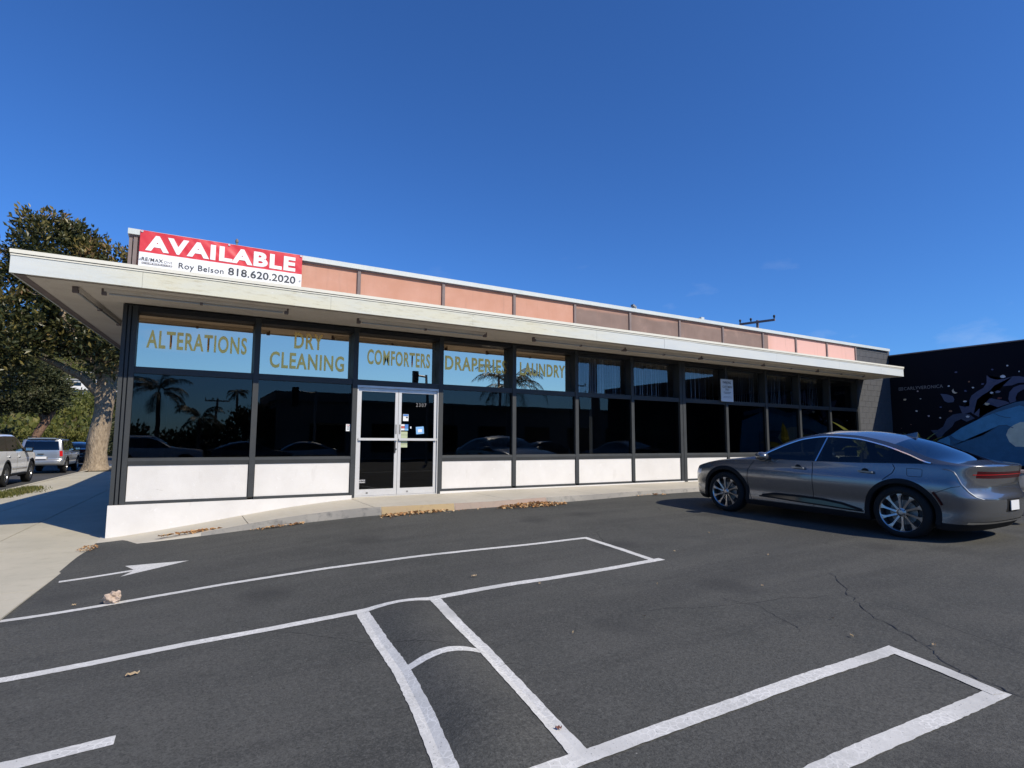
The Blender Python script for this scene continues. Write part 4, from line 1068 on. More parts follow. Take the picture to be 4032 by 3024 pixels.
# door handles, mirrors, antenna, side marker
for s in (1, -1):
    for hx, hz in ((1.52, .905), (.50, .915)):
        y = s*sf(hx, hz)
        MB().obox((hx-.06, y+s*.028, hz), (.105, 0, .004), (0, .008, 0), (0, 0, .013)).obox((hx+.03, y+s*.012, hz), (.012, 0, 0), (0, .016, 0), (0, 0, .011)).obox((hx-.155, y+s*.012, hz), (.012, 0, 0), (0, .016, 0), (0, 0, .011)).build('door_handle', M['silver'], car)
        MB().obox((hx-.155, y+s*.036, hz), (.012, 0, 0), (0, .002, 0), (0, 0, .012)).build('handle_tip', M['chrome'], car)
        MB().lathe([(0, .001), (.05, .0015), (.055, 0)], 20, 'y', (hx-.04, 0, 0)).build('handle_cup', SEAM, car).location = (0, y+s*.001 if s > 0 else y-.001, hz-.004)
    y0 = SED['W']*.95
    mb = MB(); prof = [(-.11, .0), (-.10, .045), (-.06, .075), (.02, .08), (.09, .055), (.115, .0)]
    ring = []
    for k, (dy, sc) in enumerate(((0.02, .35), (.05, .8), (.12, 1.0), (.19, .95), (.225, .6), (.235, .15))):
        for q in range(12):
            a = 2*math.pi*q/12; ring.append((2.08 + .11*sc*math.cos(a) - .02*k*.6, s*(y0-.03+dy), 1.055 + .075*sc*math.sin(a)+.01))
    mb.v = ring
    for k in range(5):
        for q in range(12): mb.f.append((k*12+q, k*12+(q+1) % 12, (k+1)*12+(q+1) % 12, (k+1)*12+q))
    mb.f.append(tuple(range(60, 72)))
    mr = mb.build('side_mirror', M['silver'], car, True)
    MB().obox((2.10, s*(y0-.02), .995), (.05, 0, 0), (0, .05, .0), (0, 0, .02)).build('mirror_arm', M['gloss'], car)
    MB().obox((1.98, s*(y0+.09), 1.065), (.004, 0, 0), (0, .07, 0), (0, 0, .05)).build('mirror_glass', M['chrome'], car)
line_on(sf, [(-.40, .70), (-.455, .61), (-.49, .53)], .028, .010, M['red'], 'side_marker', car)
MB().add([(.34, 0, 1.475), (.26, .022, 1.455), (.16, .022, 1.43), (.14, 0, 1.42), (.16, -.022, 1.43), (.26, -.022, 1.455), (.16, 0, 1.52), (.145, .006, 1.515), (.145, -.006, 1.515)],
         [(0, 1, 6), (1, 2, 7, 6), (2, 3, 7), (0, 6, 5), (5, 6, 8, 4), (4, 8, 3), (6, 7, 8), (3, 8, 7)]).build('roof_antenna', M['silver'], car, True)
# tail: bright red lens strip, lip, chrome sweep, plate
def rear_strip(z0, z1, ymax, off, mt_, name, n=40):
    tl = curve(SED['tail']); b = MB()
    for i in range(n+1):
        y = -ymax+2*ymax*i/n
        for z in (z0, z1):
            s_ = min(.9999, abs(y)/(SED['W']*SED_yp(z))); u = (1-s_**2.9)**(1/2.9); b.v.append((SED['xa']+(tl(z)-off-SED['xa'])*u, y*(1+off*.6), z))
    for i in range(n): b.f.append((2*i, 2*i+2, 2*i+3, 2*i+1))
    return b.build(name, mt_, car, True)
rear_strip(.952, .960, .74, .006, M['redb'], 'lamp_strip')
rear_strip(.30, .325, .80, .008, M['chrome'], 'bumper_trim'); rear_strip(.20, .30, .70, .004, M['trim'], 'rear_valance')
MB().obox((-.952, 0, .545), (.004, 0, .0), (0, .13, 0), (0, 0, .065)).build('licence_plate', M['plate'], car)
rear_strip(.455, .635, .19, .004, M['trim'], 'plate_recess', 8)
text('plate_lettering', '8888888', -.12, .12, .515, .57, 0, M['letterdark'], car, .01, 1.0, lambda x, z: (-1.184, -x, z)) if False else None
# bright sweep round the tail lamp corner
for s in (1, -1):
    pts = [(-.50, 1.02), (-.57, 1.01), (-.62, .985), (-.65, .93), (-.69, .83), (-.75, .73), (-.81, .665), (-.86, .635)]
    b = MB()
    for i, p in enumerate(pts):
        d = Vector(pts[min(i+1, len(pts)-1)])-Vector(pts[max(i-1, 0)]); n = Vector((-d.y, d.x)).normalized()*.007
        for k in (-1, 0, 1): x_, z_ = p[0]+n.x*k, p[1]+n.y*k; b.v.append((x_, s*sf(x_, z_, .002+.007*(k == 0)), z_))
    for i in range(len(pts)-1):
        for q in (0, 1): b.f.append((3*i+q, 3*i+3+q, 3*i+4+q, 3*i+q+1))
    b.build('quarter_crease', M['silver'], car, True)

# --- SUVs
def suv_region(P):
    def f(zone, x, z, kind, t, j):
        if zone == 'low':
            if kind == 'r':
                if P['tl'][0] < z < P['tl'][1] and .35 < t < .62: return 'taillight_lens'
                if z < P['bz']: return 'bumper'
                return 'tailgate' if t > .6 else 'body'
            if kind == 'f':
                if P['hl'][0] < z < P['hl'][1] and .3 < t < .75: return 'headlight'
                if P['hl'][0]-.25 < z < P['hl'][1] and t > .75: return 'grille'
                if z < .42: return 'bumper'
                return 'body'
            if z < P.get('clad', .40): return 'cladding'
            return 'body'
        if zone == 'glass':
            if kind == 'f': return 'body'
            if kind == 'r': return 'rear_window' if t > .62 else ('pillar' if t < .3 else 'body')
            for a, b_ in P['pillars']:
                if a < x < b_: return 'pillar'
            if x > P['pillars'][0][1]: return 'front_window'
            if x < P['pillars'][-1][0]: return 'quarter_window'
            return 'back_window'
        if zone in ('rail', 'fill'): return 'body'
        if x > P['cowl']: return 'hood'
        if x > P['header']: return 'windshield'
        return 'roof'
    return f
WSUV = dict(W=.98, xa=-.85, xb=3.15, xr=-1.15, xf=3.9, sill=.33, n=3.4, nr=3.2, dx=.08, NL=22,
    belt=[(-1.15, 1.20), (0, 1.19), (1.5, 1.17), (2.3, 1.15), (2.8, 1.13), (3.4, 1.08), (3.9, 1.02)],
    gtop=[(-1.15, 1.60), (-.9, 1.66), (0, 1.70), (.8, 1.70), (1.2, 1.66), (1.6, 1.52), (2.0, 1.32), (2.32, 1.156), (2.8, 1.134), (3.9, 1.024)],
    top=[(-1.15, 1.74), (-.9, 1.79), (0, 1.82), (.8, 1.82), (1.2, 1.79), (1.5, 1.70), (1.9, 1.47), (2.3, 1.25), (2.5, 1.20), (3.0, 1.17), (3.5, 1.12), (3.9, 1.05)],
    yp=[(.33, .96), (.45, .985), (.65, 1.0), (.9, 1.0), (1.05, .985), (1.2, .955)],
    nose=[(.33, 3.75), (.5, 3.88), (.8, 3.9), (1.02, 3.86), (1.1, 3.8)], tail=[(.33, -1.05), (.5, -1.16), (.7, -1.16), (.9, -1.12), (1.2, -1.12), (1.6, -1.0), (1.8, -.95)],
    wheels=(0, 2.95), wr=.40, Ra=.455, wheel='suv', arch=.05, tumble=.15, rail=.93, cabin=(-.6, 2.2, .95), seats=(.2, 1.15), privacy=True, tl=(.9, 1.15), hl=(.88, 1.0), bz=.62, pillars=[(1.0, 1.12), (-.12, 0.0)], cowl=2.35, header=1.2)
WSUV['region'] = suv_region(WSUV)
M['whitepaint'] = m_carpaint('white car paint', (.80, .82, .85), 0.0, .3); M['silverpaint'] = m_carpaint('silver car paint', (.36, .37, .375), .7, .3); M['navy'] = m_carpaint('navy car paint', (.012, .018, .04), .3, .25)
M['blackpaint'] = m_carpaint('black car paint', (.02, .02, .022), .2, .25); M['greenpaint'] = m_carpaint('grey green car paint', (.12, .125, .115), .6, .3)
def details(P, root, surf, paint, seams, handles, mirror, roofrails=False):
    for pts in seams: line_on(surf, pts, .012, .003, SEAM, 'door_seam', root)
    for hx, hz in handles:
        for s in (1, -1): MB().obox((hx, s*surf(hx, hz, .022), hz), (.10, 0, 0), (0, .012, 0), (0, 0, .015)).build('door_handle', paint if paint != M['silverpaint'] else M['chrome'], root)
    if mirror:
        mx, mz = mirror
        for s in (1, -1):
            MB().obox((mx, s*(surf(mx, mz-.1)+.11), mz), (.07, 0, 0), (0, .11, 0), (.02, 0, .085)).build('side_mirror', M['trim'], root)
            MB().obox((mx-.05, s*(surf(mx, mz-.1)+.12), mz), (.026, 0, 0), (0, .09, 0), (0, 0, .065)).build('mirror_glass', M['chrome'], root)
    if roofrails:
        g2 = curve(P['top'])
        for s in (1, -1): MB().tube([(1.0, s*.62, g2(1.0)), (.9, s*.62, g2(.9)+.05), (-.6, s*.62, g2(-.6)+.05), (-.75, s*.62, g2(-.7))], .018, 8).build('roof_rail', M['trim'], root, True)
ang = R(90) - SK
w1 = thing('white_suv', 'white sport utility vehicle cut off by the left edge of the photo', 'car', (-9.2, 15.7, -.60), ang, 'vehicles parked along the side street')
w1.scale = (1.06, 1.06, 1.06)
s1, _ = build_car(WSUV, w1, M['whitepaint'])
details(WSUV, w1, s1, M['whitepaint'], [[(2.25, 1.13), (2.3, .8), (2.28, .42)], [(1.08, 1.15), (1.06, .8), (1.08, .42)], [(-.1, 1.15), (-.12, .9), (.0, .86)], [(2.28, .42), (.6, .42)]], [(1.28, 1.0), (.15, 1.02)], (2.05, 1.22))
line_on(s1, [(2.6, .86), (2.75, .86)], .03, .01, M['trim'], 'side_badge', w1); line_on(s1, [(.55, .58), (2.3, .56)], .03, .012, M['chrome'], 'side_trim', w1)
SSUV = dict(WSUV); SSUV.update(W=.90, xr=-.98, xa=-.72, xf=3.55, xb=2.85, sill=.42, nr=4.5,
    belt=[(-1.0, 1.17), (1.5, 1.15), (2.1, 1.13), (2.6, 1.12), (3.55, 1.02)], gtop=[(-1.0, 1.60), (-.8, 1.64), (0, 1.66), (.8, 1.66), (1.1, 1.62), (1.5, 1.47), (2.0, 1.16), (2.1, 1.134), (3.55, 1.024)],
    top=[(-1.0, 1.75), (-.8, 1.78), (0, 1.80), (.9, 1.79), (1.2, 1.74), (1.6, 1.5), (2.05, 1.22), (2.3, 1.18), (3.0, 1.14), (3.55, 1.04)],
    nose=[(.4, 3.4), (.6, 3.55), (1.0, 3.5)], tail=[(.4, -.95), (.5, -1.05), (.66, -1.05), (.72, -.96), (1.1, -.95), (1.6, -.86), (1.78, -.80)], wheels=(0, 2.68), wr=.39, Ra=.44, clad=.52, tl=(.86, 1.12), bz=.70, pillars=[(.78, .92), (-.25, -.1)], cowl=2.1, header=1.1, cabin=(-.5, 1.9, .98), seats=(.1, 1.0), bumper=M['silverpaint'])
SSUV['region'] = suv_region(SSUV)
w2 = thing('silver_suv', 'older silver sport utility vehicle parked at the kerb beside the big tree trunk', 'car', (-8.72, 26.05, -.60), ang, 'vehicles parked along the side street')
s2, _ = build_car(SSUV, w2, M['silverpaint'])
for k in list(w2.children):
    if k.name.startswith('cladding'): k.data.materials[0] = M['greenpaint']
details(SSUV, w2, s2, M['silverpaint'], [[(1.95, 1.12), (2.0, .8), (1.95, .55)], [(.85, 1.14), (.84, .8), (.85, .55)], [(-.15, 1.14), (-.16, .95)]], [(1.05, 1.0), (.0, 1.02)], (1.85, 1.2), True)
MB().box(-1.09, -1.06, -.25, .25, .74, .86).build('licence_plate', M['plate'], w2); MB().box(-1.0, -.86, -.55, .55, 1.735, 1.775).build('rear_spoiler', M['silverpaint'], w2); MB().box(-1.06, -1.03, -.12, .12, .95, 1.0).build('tailgate_handle', M['trim'], w2)
SED2 = dict(SED); SED2.update(wheel='sedan', wr=.33, Ra=.375, arch=0, dx=.08, NL=20)
def simple_car(name, label, P, paint, loc, rz, group, scale=1.0, zsc=1.0):
    r_ = thing(name, label, 'car', loc, rz, group); r_.scale = (scale, scale, scale*zsc); build_car(P, r_, paint); return r_
simple_car('dark_hatchback', 'dark car glimpsed between the silver vehicle and the tree trunk', SED2, M['blackpaint'], (-8.6, 35.0, -.58), ang, 'vehicles parked along the side street')
simple_car('grey_sedan', 'pale grey car glimpsed right of the big tree trunk', SED2, M['silverpaint'], (-4.8, 41.5, -.45), R(20), 'vehicles parked along the side street')
simple_car('navy_coupe', 'low navy car at the right edge, in front of the mural', SED2, M['navy'], (14.6, -7.7, -.04), R(-84), None, .98, .80)

# ------------------------------------------------------------------ vegetation
def m_leaf(name, cols, rough=.45, trans=.25):
    mt = bpy.data.materials.new(name); mt.use_nodes = True; t = NT(mt); b = t.b
    at = t('ShaderNodeAttribute', attribute_name='leafcol'); rp_ = t('ShaderNodeValToRGB', {0: at.outputs['Fac']})
    cr = rp_.color_ramp
    while len(cr.elements) < len(cols): cr.elements.new(.5)
    for e, (p, c) in zip(cr.elements, cols): e.position = p; e.color = (*c, 1)
    t.base(rp_.outputs[0]); b.inputs['Roughness'].default_value = rough; b.inputs['Specular IOR Level'].default_value = .35
    tr = t('ShaderNodeBsdfTranslucent', {'Color': rp_.outputs[0]})
    mx = t('ShaderNodeMixShader', {0: trans, 1: b.outputs[0], 2: tr.outputs[0]}); t.l.new(mx.outputs[0], t.n['Material Output'].inputs[0])
    return mt
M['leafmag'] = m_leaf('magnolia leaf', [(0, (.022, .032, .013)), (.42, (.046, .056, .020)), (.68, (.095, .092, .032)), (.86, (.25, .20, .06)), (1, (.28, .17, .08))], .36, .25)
M['leafdull'] = m_leaf('dull green leaf', [(0, (.030, .040, .017)), (.5, (.055, .066, .028)), (.85, (.10, .10, .045)), (1, (.14, .12, .07))], .6, .2)
M['leafhedge'] = m_leaf('hedge leaf', [(0, (.055, .070, .016)), (.5, (.105, .115, .022)), (.85, (.16, .15, .03)), (1, (.20, .16, .06))], .6, .25)
M['leafpalm'] = m_leaf('palm leaf', [(0, (.02, .03, .012)), (.6, (.045, .055, .02)), (1, (.12, .10, .05))], .5, .15)
M['leafbig'] = m_leaf('striped leaf', [(0, (.12, .14, .025)), (.6, (.26, .27, .05)), (1, (.62, .58, .18))], .35, .25)
M['litter'] = m_leaf('dry leaf', [(0, (.18, .08, .03)), (.4, (.38, .19, .07)), (.8, (.55, .34, .16)), (1, (.62, .48, .28))], .7, .1)
def m_bark(name, c1, c2, sc=1.0):
    mt = principled(name, c1, .95, 0, .15); t = NT(mt); v = t.coord((1, 1, .35))
    n = t.noise(v, 9*sc, 8, .72, .5); w = t('ShaderNodeTexVoronoi', {'Vector': v, 'Scale': 16.0*sc}).outputs[0]
    t.base(t.mix(t.rng(n, .34, .66), c1, c2)); t.bump(t.math('ADD', n, t.math('MULTIPLY', w, .6)), .9, .05); return mt
M['bark'] = m_bark('magnolia bark', (.20, .155, .11), (.42, .34, .25)); M['barkred'] = m_bark('reddish bark', (.16, .09, .06), (.24, .16, .11)); M['palmtrunk'] = m_bark('palm trunk', (.10, .09, .075), (.17, .15, .13), .7)

def leaf_mesh(name, clusters, per, size, spread, mt, rng, ratio=.42, up=.3, colf=None, kind=None, parent=None):
    "clusters: (centre, outward normal, colour bias)"
    vs, fs, cl = [], [], []
    for (c, n, cb) in clusters:
        c = Vector(c); n = Vector(n)
        for _ in range(per):
            o = Vector((rng.gauss(0, 1), rng.gauss(0, 1), rng.gauss(0, .8)))*spread
            p = c+o
            d = (n*rng.uniform(.3, 1.0) + Vector((rng.uniform(-1, 1), rng.uniform(-1, 1), rng.uniform(-.7, .9)))*.9 + Vector((0, 0, up))).normalized()
            s = d.cross(Vector((rng.uniform(-1, 1), rng.uniform(-1, 1), rng.uniform(-1, 1))))
            if s.length < .1: continue
            s.normalize(); L = size*rng.uniform(.65, 1.25); w = L*ratio*.5; i = len(vs); nn = d.cross(s)
            vs += [p, p+d*L*.5+s*w+nn*L*.06, p+d*L-nn*L*.05, p+d*L*.5-s*w+nn*L*.06]
            fs.append((i, i+1, i+2, i+3)); cl.append(min(1, max(0, cb + rng.gauss(0, .17))))
    me = bpy.data.meshes.new(name); me.from_pydata([tuple(v) for v in vs], [], fs)
    at = me.attributes.new('leafcol', 'FLOAT', 'FACE'); at.data.foreach_set('value', cl)
    me.materials.append(mt); o = obj(name, me, parent)
    if kind: o['kind'] = kind
    return o
def lumps(rng, lobes, n, skin=.35, inner=.12):
    "sample clumps over the skins of several overlapping lobes"
    out = []
    tot = sum(l[3]*l[4] for l in lobes)
    for (x, y, z, rx, rz_) in lobes:
        k = int(n*rx*rz_/tot)
        for _ in range(k):
            d = Vector((rng.gauss(0, 1), rng.gauss(0, 1), rng.gauss(0, 1))).normalized()
            r_ = 1-abs(rng.gauss(0, skin))*.6 if rng.random() > inner else rng.uniform(.3, .9)
            nb = 1 + .20*noise.noise(d*2.3+Vector((x, y, z))) + .10*noise.noise(d*6+Vector((z, x, y)))
            p = Vector((x+d.x*rx*r_*nb, y+d.y*rx*r_*nb, z+d.z*rz_*r_*nb))
            cb = .50 + .32*noise.noise(p*.55) + .20*max(0, d.z)  # upward-facing clumps get paler leaf colour, painting in sunlit tops
            out.append((p, d, cb))
    return out
def trunk(b, pts, rads, n=18, rough=.10, seed=0):
    i0 = len(b.v); b.tube(pts, rads, n)
    for i in range(i0, len(b.v)):
        v = Vector(b.v[i]); k = noise.noise(Vector((v.x*2.2, v.y*2.2, v.z*.8+seed)))*rough + noise.noise(Vector((v.x*6, v.y*6, v.z*2+seed)))*rough*.4
        b.v[i] = (v.x+k*.9, v.y+k*.5, v.z)
# the big street magnolia
rg = random.Random(11)
TX, TY, TZ = -6.62, 26.3, -.50
T1 = thing('magnolia_tree', 'large magnolia street tree with a thick pale trunk left of the shop', 'tree', (TX, TY, TZ))
b = MB()
trunk(b, [(0, 0, -.15), (0, 0, .05), (.0, 0, .35), (-.02, 0, .9), (-.02, 0, 1.6), (.05, 0, 2.4), (.12, 0, 3.2), (.18, 0, 4.0), (.2, 0, 4.8), (.15, 0, 6.0), (-.1, 0, 7.5), (-.5, 0, 9)], [.80, .68, .58, .50, .45, .43, .45, .48, .42, .33, .24, .13], 26, .12)
limbs = [[(-.0, 0, 4.0), (-.9, -.2, 4.9), (-2.0, -.4, 5.5), (-3.6, -.7, 6.2)], [(.1, 0, 4.4), (.9, -.4, 5.6), (1.6, -.8, 7.2)], [(.1, .1, 4.6), (-.6, 1.2, 6.2), (-1.0, 2.2, 8)], [(-.1, -.1, 5.2), (-1.2, -.9, 6.8), (-2.2, -1.4, 8.8)], [(0, 0, 6), (.8, .5, 8), (1.0, .6, 10)]]
for L in limbs: trunk(b, L, [.30, .22, .15, .07][:len(L)], 10, .05)
b.build('trunk', M['bark'], T1, True)
T1lobes = [(-1.0, 0, 9.4, 3.0, 3.0), (-2.4, -.4, 11.2, 2.1, 2.3), (-2.9, -.3, 12.4, 1.4, 1.45), (-1.3, -.2, 11.9, 1.2, 1.5), (.9, -.3, 10.6, 2.0, 2.0), (2.2, .2, 9.4, 2.2, 2.2), (-3.6, -.4, 9.6, 1.6, 2.0), (-3.4, -.8, 7.3, 2.5, 1.7), (-1.4, -1.4, 7.4, 2.0, 1.4), (1.5, -1.2, 7.2, 1.9, 1.4),
          (-5.2, -.8, 6.0, 1.8, 1.5), (-4.4, -1.2, 4.9, 1.6, 1.1), (2.8, 0, 7.4, 2.0, 1.7), (-.2, 1.5, 8.6, 2.6, 2.6), (-3.2, -2.0, 6.2, 1.4, 1.0), (-6.4, 0, 5.0, 1.5, 1.2), (1.0, -2.9, 6.5, 1.8, 1.0), (.2, -2.4, 5.6, 1.1, .7)]  # closing front lobes are added sunward, partly hidden, to shade the trunk
T1lobes = [(x, y, z-.45 if z > 9 else z, a_, c_) for x, y, z, a_, c_ in T1lobes]
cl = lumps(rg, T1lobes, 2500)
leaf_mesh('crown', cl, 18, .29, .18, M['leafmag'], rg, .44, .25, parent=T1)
tw = MB()
for _ in range(26):
    c, n_, _c = rg.choice(cl); q = Vector(c); tw.tube([q, q+Vector(n_)*.4, q+Vector(n_)*.8+Vector((0, 0, .2))], [.03, .02, .008], 5)
tw.build('twigs', M['bark'], T1)
# the smaller leaning tree up the street
rg = random.Random(5)
T2 = thing('leaning_tree', 'round headed tree with a leaning pinkish trunk behind the silver vehicle', 'tree', (-13.0, 46, -.5))
b = MB(); trunk(b, [(0, 0, -.2), (.25, 0, 1.0), (.65, 0, 2.2), (1.05, 0, 3.1)], [.42, .36, .31, .30], 14, .06)
for L in ([(1.0, 0, 3.0), (.6, 0, 3.8), (-.3, -.2, 4.9)], [(1.05, 0, 3.0), (1.4, 0, 3.7), (1.7, -.2, 4.6)], [(1, .1, 3.1), (1.2, .4, 4.4)]): trunk(b, L, [.24, .17, .09][:len(L)], 9, .04)
b.build('trunk', M['barkred'], T2, True)
leaf_mesh('crown', lumps(rg, [(-.9, 0, 5.6, 2.2, 1.5), (.8, -.2, 5.2, 1.7, 1.3), (.0, -.4, 6.6, 1.9, 1.3), (-2.0, -.2, 4.9, 1.6, 1.2), (.3, -.8, 4.6, 1.6, .9)], 1300), 13, .30, .24, M['leafdull'], rg, .5, parent=T2)
def bush(name, label, loc, lobes, n, per, size, mt, seed, cat='shrub', group=None, spread=.25):
    rg_ = random.Random(seed); t_ = thing(name, label, cat, loc, 0, group)
    b_ = MB()
    for l in lobes[:4]: b_.tube([(l[0]*.3, l[1]*.3, -.2), (l[0]*.7, l[1]*.7, l[2]*.6), (l[0], l[1], l[2])], [.06, .04, .02], 6)
    b_.build('stems', M['bark'], t_)
    leaf_mesh('foliage', lumps(rg_, lobes, n), per, size, spread, mt, rg_, .5, parent=t_); return t_
bush('hedge', 'long yellow green clipped hedge behind the trunk of the big tree', (-11, 62, -.4), [(x, 0, 1.1, 1.5, 1.25) for x in (-10, -8, -6, -4, -2, 0, 2, 4, 6, 8)], 1700, 10, .28, M['leafhedge'], 3, 'hedge')
bush('dark_shrub', 'dark green bush at the far left behind the white vehicle', (-17.3, 50, -.4), [(-1.5, 0, 1.4, 1.8, 1.6), (1.2, 0, 1.2, 1.5, 1.3), (-4, 0, 1.5, 2, 1.7)], 700, 12, .28, M['leafdull'], 4)
bush('olive_shrub', 'dull green shrub right of the big trunk beside the shop corner', (-6.6, 47, -.5), [(0, 0, 2.2, 1.5, 2.0), (1.2, .5, 3.4, 1.4, 1.6), (.2, .3, 5.2, 1.3, 1.6)], 700, 12, .28, M['leafdull'], 6)

# hillside with its scrub and houses
def zh(x, y):
    t_ = max(0, y-66); return -.3 + .102*t_ + .14*max(0, t_-145) + 1.2*noise.noise(Vector((x*.03, y*.03, 0)))*min(1, t_/40)
b = MB(); nx, ny = 50, 40
for j in range(ny+1):
    for i in range(nx+1):
        y = 64+9.0*j; x = -160+7*i; b.v.append((x, y, zh(x, y)))
for j in range(ny):
    for i in range(nx): b.f.append((j*(nx+1)+i, j*(nx+1)+i+1, (j+1)*(nx+1)+i+1, (j+1)*(nx+1)+i))
M['hill'] = varied('dry hillside', (.085, .068, .032), (.12, .085, .05), .12, .95, .3, 3, bd=.2)
tag(b.build('hillside', M['hill'], smooth=True), kind='structure')
rg = random.Random(21); cl = []
for _ in range(2600):
    y = rg.uniform(72, 330); x = -3 - .145*y + rg.gauss(0, 1)*(7+.10*y)
    h = rg.choice((.5, .8, 1.2, 2.0)) * (1+y*.003)
    if y < 105 and h > 1: h *= .5
    for k in range(3): cl.append(((x+rg.gauss(0, h*.6), y+rg.gauss(0, h*.6), zh(x, y)+h*rg.uniform(.2, 1)), (0, -.5, .6), .25+.5*rg.random()*(1 if y < 120 else .7)))
leaf_mesh('hillside_scrub', cl, 7, .75, .8, M['leafhedge'], rg, .7, kind='stuff')
def house(label, x, y, z, w, d, h, storeys, mt_, roof_flat=True, rz=0.0):
    hs = thing('hillside_house', label, 'house', (x, y, z), rz, 'houses on the far hillside')
    MB().box(-w/2, w/2, 0, d, -3, h).build('wall', mt_, hs)
    if roof_flat: MB().box(-w/2-.4, w/2+.4, -.4, d+.4, h, h+.4).build('roof', M['roofing'], hs)
    else: MB().add([(-w/2-.4, -.5, h), (w/2+.4, -.5, h), (w/2+.4, d+.5, h), (-w/2-.4, d+.5, h), (0, -.5, h+1.8), (0, d+.5, h+1.8)], [(0, 4, 5, 3), (1, 2, 5, 4), (0, 1, 4), (3, 5, 2)]).build('roof', M['letterwhite'], hs)
    n = max(2, int(w/3))
    for s in range(storeys):
        for k in range(n):
            wx = -w/2 + w*(k+.5)/n; wz = h*(s+.5)/storeys
            MB().box(wx-w/n*.32, wx+w/n*.32, -.08, .02, wz-.7, wz+.75).build('window', M['carglassd'], hs)
    for s in range(1, storeys): MB().box(-w/2-.3, w/2+.3, -1.2, 0, h*s/storeys-.15, h*s/storeys+.05).box(-w/2-.3, w/2+.3, -1.25, -1.15, h*s/storeys+.05, h*s/storeys+.9).build('balcony', mt_, hs)
M['housewhite'] = varied('white render', (.72, .71, .68), (.66, .65, .62), 1, .8, 0); M['houset'] = varied('tan render', (.5, .46, .40), (.44, .40, .35), 1, .8, 0)
house('wide white house with two rows of windows on the hillside', -27.9, 200, 13.4, 8.2, 8, 5.4, 2, M['housewhite'])
house('small white gabled house below the wide one on the hillside', -25.4, 188, 9.4, 5.2, 6, 2.6, 1, M['housewhite'], False)
house('pale flat roofed house highest on the hillside', -32, 236, 21.5, 9, 8, 3.0, 1, M['houset'])
house('white boxy house right of the trunk on the hillside', -19.5, 205, 13.5, 5, 7, 4, 2, M['housewhite'])
house('low pale house at the left on the hillside', -52, 210, 12, 12, 8, 3.5, 1, M['houset'])
bush('hillside_tree', 'round green tree beside the houses on the hillside', (-27.5, 214, 17.5), [(0, 0, 2, 2.6, 2.4), (3.5, 0, 1.5, 2.2, 2)], 500, 10, .8, M['leafdull'], 8, 'tree', spread=.5)

# broad leaved plant in front of the block wall, and the one by the mural
def strap_plant(name, label, loc, leaves, mt_):
    t_ = thing(name, label, 'plant', loc); 
    MB().tube([(0, 0, -.1), (.02, .0, .35), (.0, .02, .8)], [.05, .04, .03], 8).build('stem', M['palmtrunk'], t_, True)
    for (az, el_, L, w, droop) in leaves:
        b_ = MB(); n = 12; cols = []
        d = Vector((math.cos(az), math.sin(az), 0)); sd_ = Vector((-math.sin(az), math.cos(az), 0)); p = Vector((0, 0, .7)); e = el_
        for i in range(n+1):
            k = i/n; ww = w*math.sin(math.pi*min(1, .12+.88*k)**.8)*(.35 if k < .25 else 1)+.004
            nn = (-d*math.sin(e)+Vector((0, 0, 1))*math.cos(e))
            b_.v += [tuple(p-sd_*ww+nn*ww*.5), tuple(p), tuple(p+sd_*ww+nn*ww*.5)]
            p = p+(d*math.cos(e)+Vector((0, 0, 1))*math.sin(e))*L/n; e -= droop/n
        for i in range(n):
            b_.f += [(3*i, 3*i+1, 3*i+4, 3*i+3), (3*i+1, 3*i+2, 3*i+5, 3*i+4)]
        o = b_.build('leaf', mt_, t_, True); at = o.data.attributes.new('leafcol', 'FLOAT', 'FACE'); at.data.foreach_set('value', [.2+.6*((i//2) % 3 == 1)*random.random()+.25*random.random() for i in range(2*n)])
    return t_
strap_plant('strap_leaf_plant', 'yellow green strap leaved plant rising behind the sedan roof by the block wall', (15.35, -1.25, .12),
            [(R(150), 1.0, 1.35, .12, .5), (R(180), .35, 1.2, .11, .7), (R(200), .1, 1.0, .10, .6), (R(20), .4, 1.0, .1, 1.2), (R(-30), .5, 1.1, .11, 1.4), (R(80), .9, 1.1, .1, .8), (R(-90), .6, .9, .1, 1.0), (R(215), .7, 1.0, .1, 1.0), (R(-10), .1, .9, .09, .7)], M['leafbig'])
strap_plant('potted_plant', 'pale leafy plant tips showing beside the roof antenna under the mural', (18.6, -1.35, -.1),
            [(R(a), 1.0+.2*(a % 3), 1.05, .09, .9) for a in range(0, 360, 40)], M['leafbig'])

# trash can behind the tail of the sedan
TCN = thing('trash_can', 'round grey metal trash can behind the tail of the sedan', 'trash can', (8.55, -7.18, -.04))
MB().lathe([(.0, .0), (.24, .0), (.25, .02), (.27, .42), (.275, .43), (.275, .45), (.28, .68), (.0, .68)], 28, 'z').build('body', M['steel'], TCN, True)
MB().lathe([(.282, .655), (.30, .66), (.30, .695), (.27, .70), (.0, .70)], 28, 'z').build('rim', M['batten'], TCN, True)
for k in range(3): MB().lathe([(.272, .12+.13*k), (.279, .125+.13*k), (.273, .13+.13*k)], 28, 'z').build('rib', M['steel'], TCN, True)

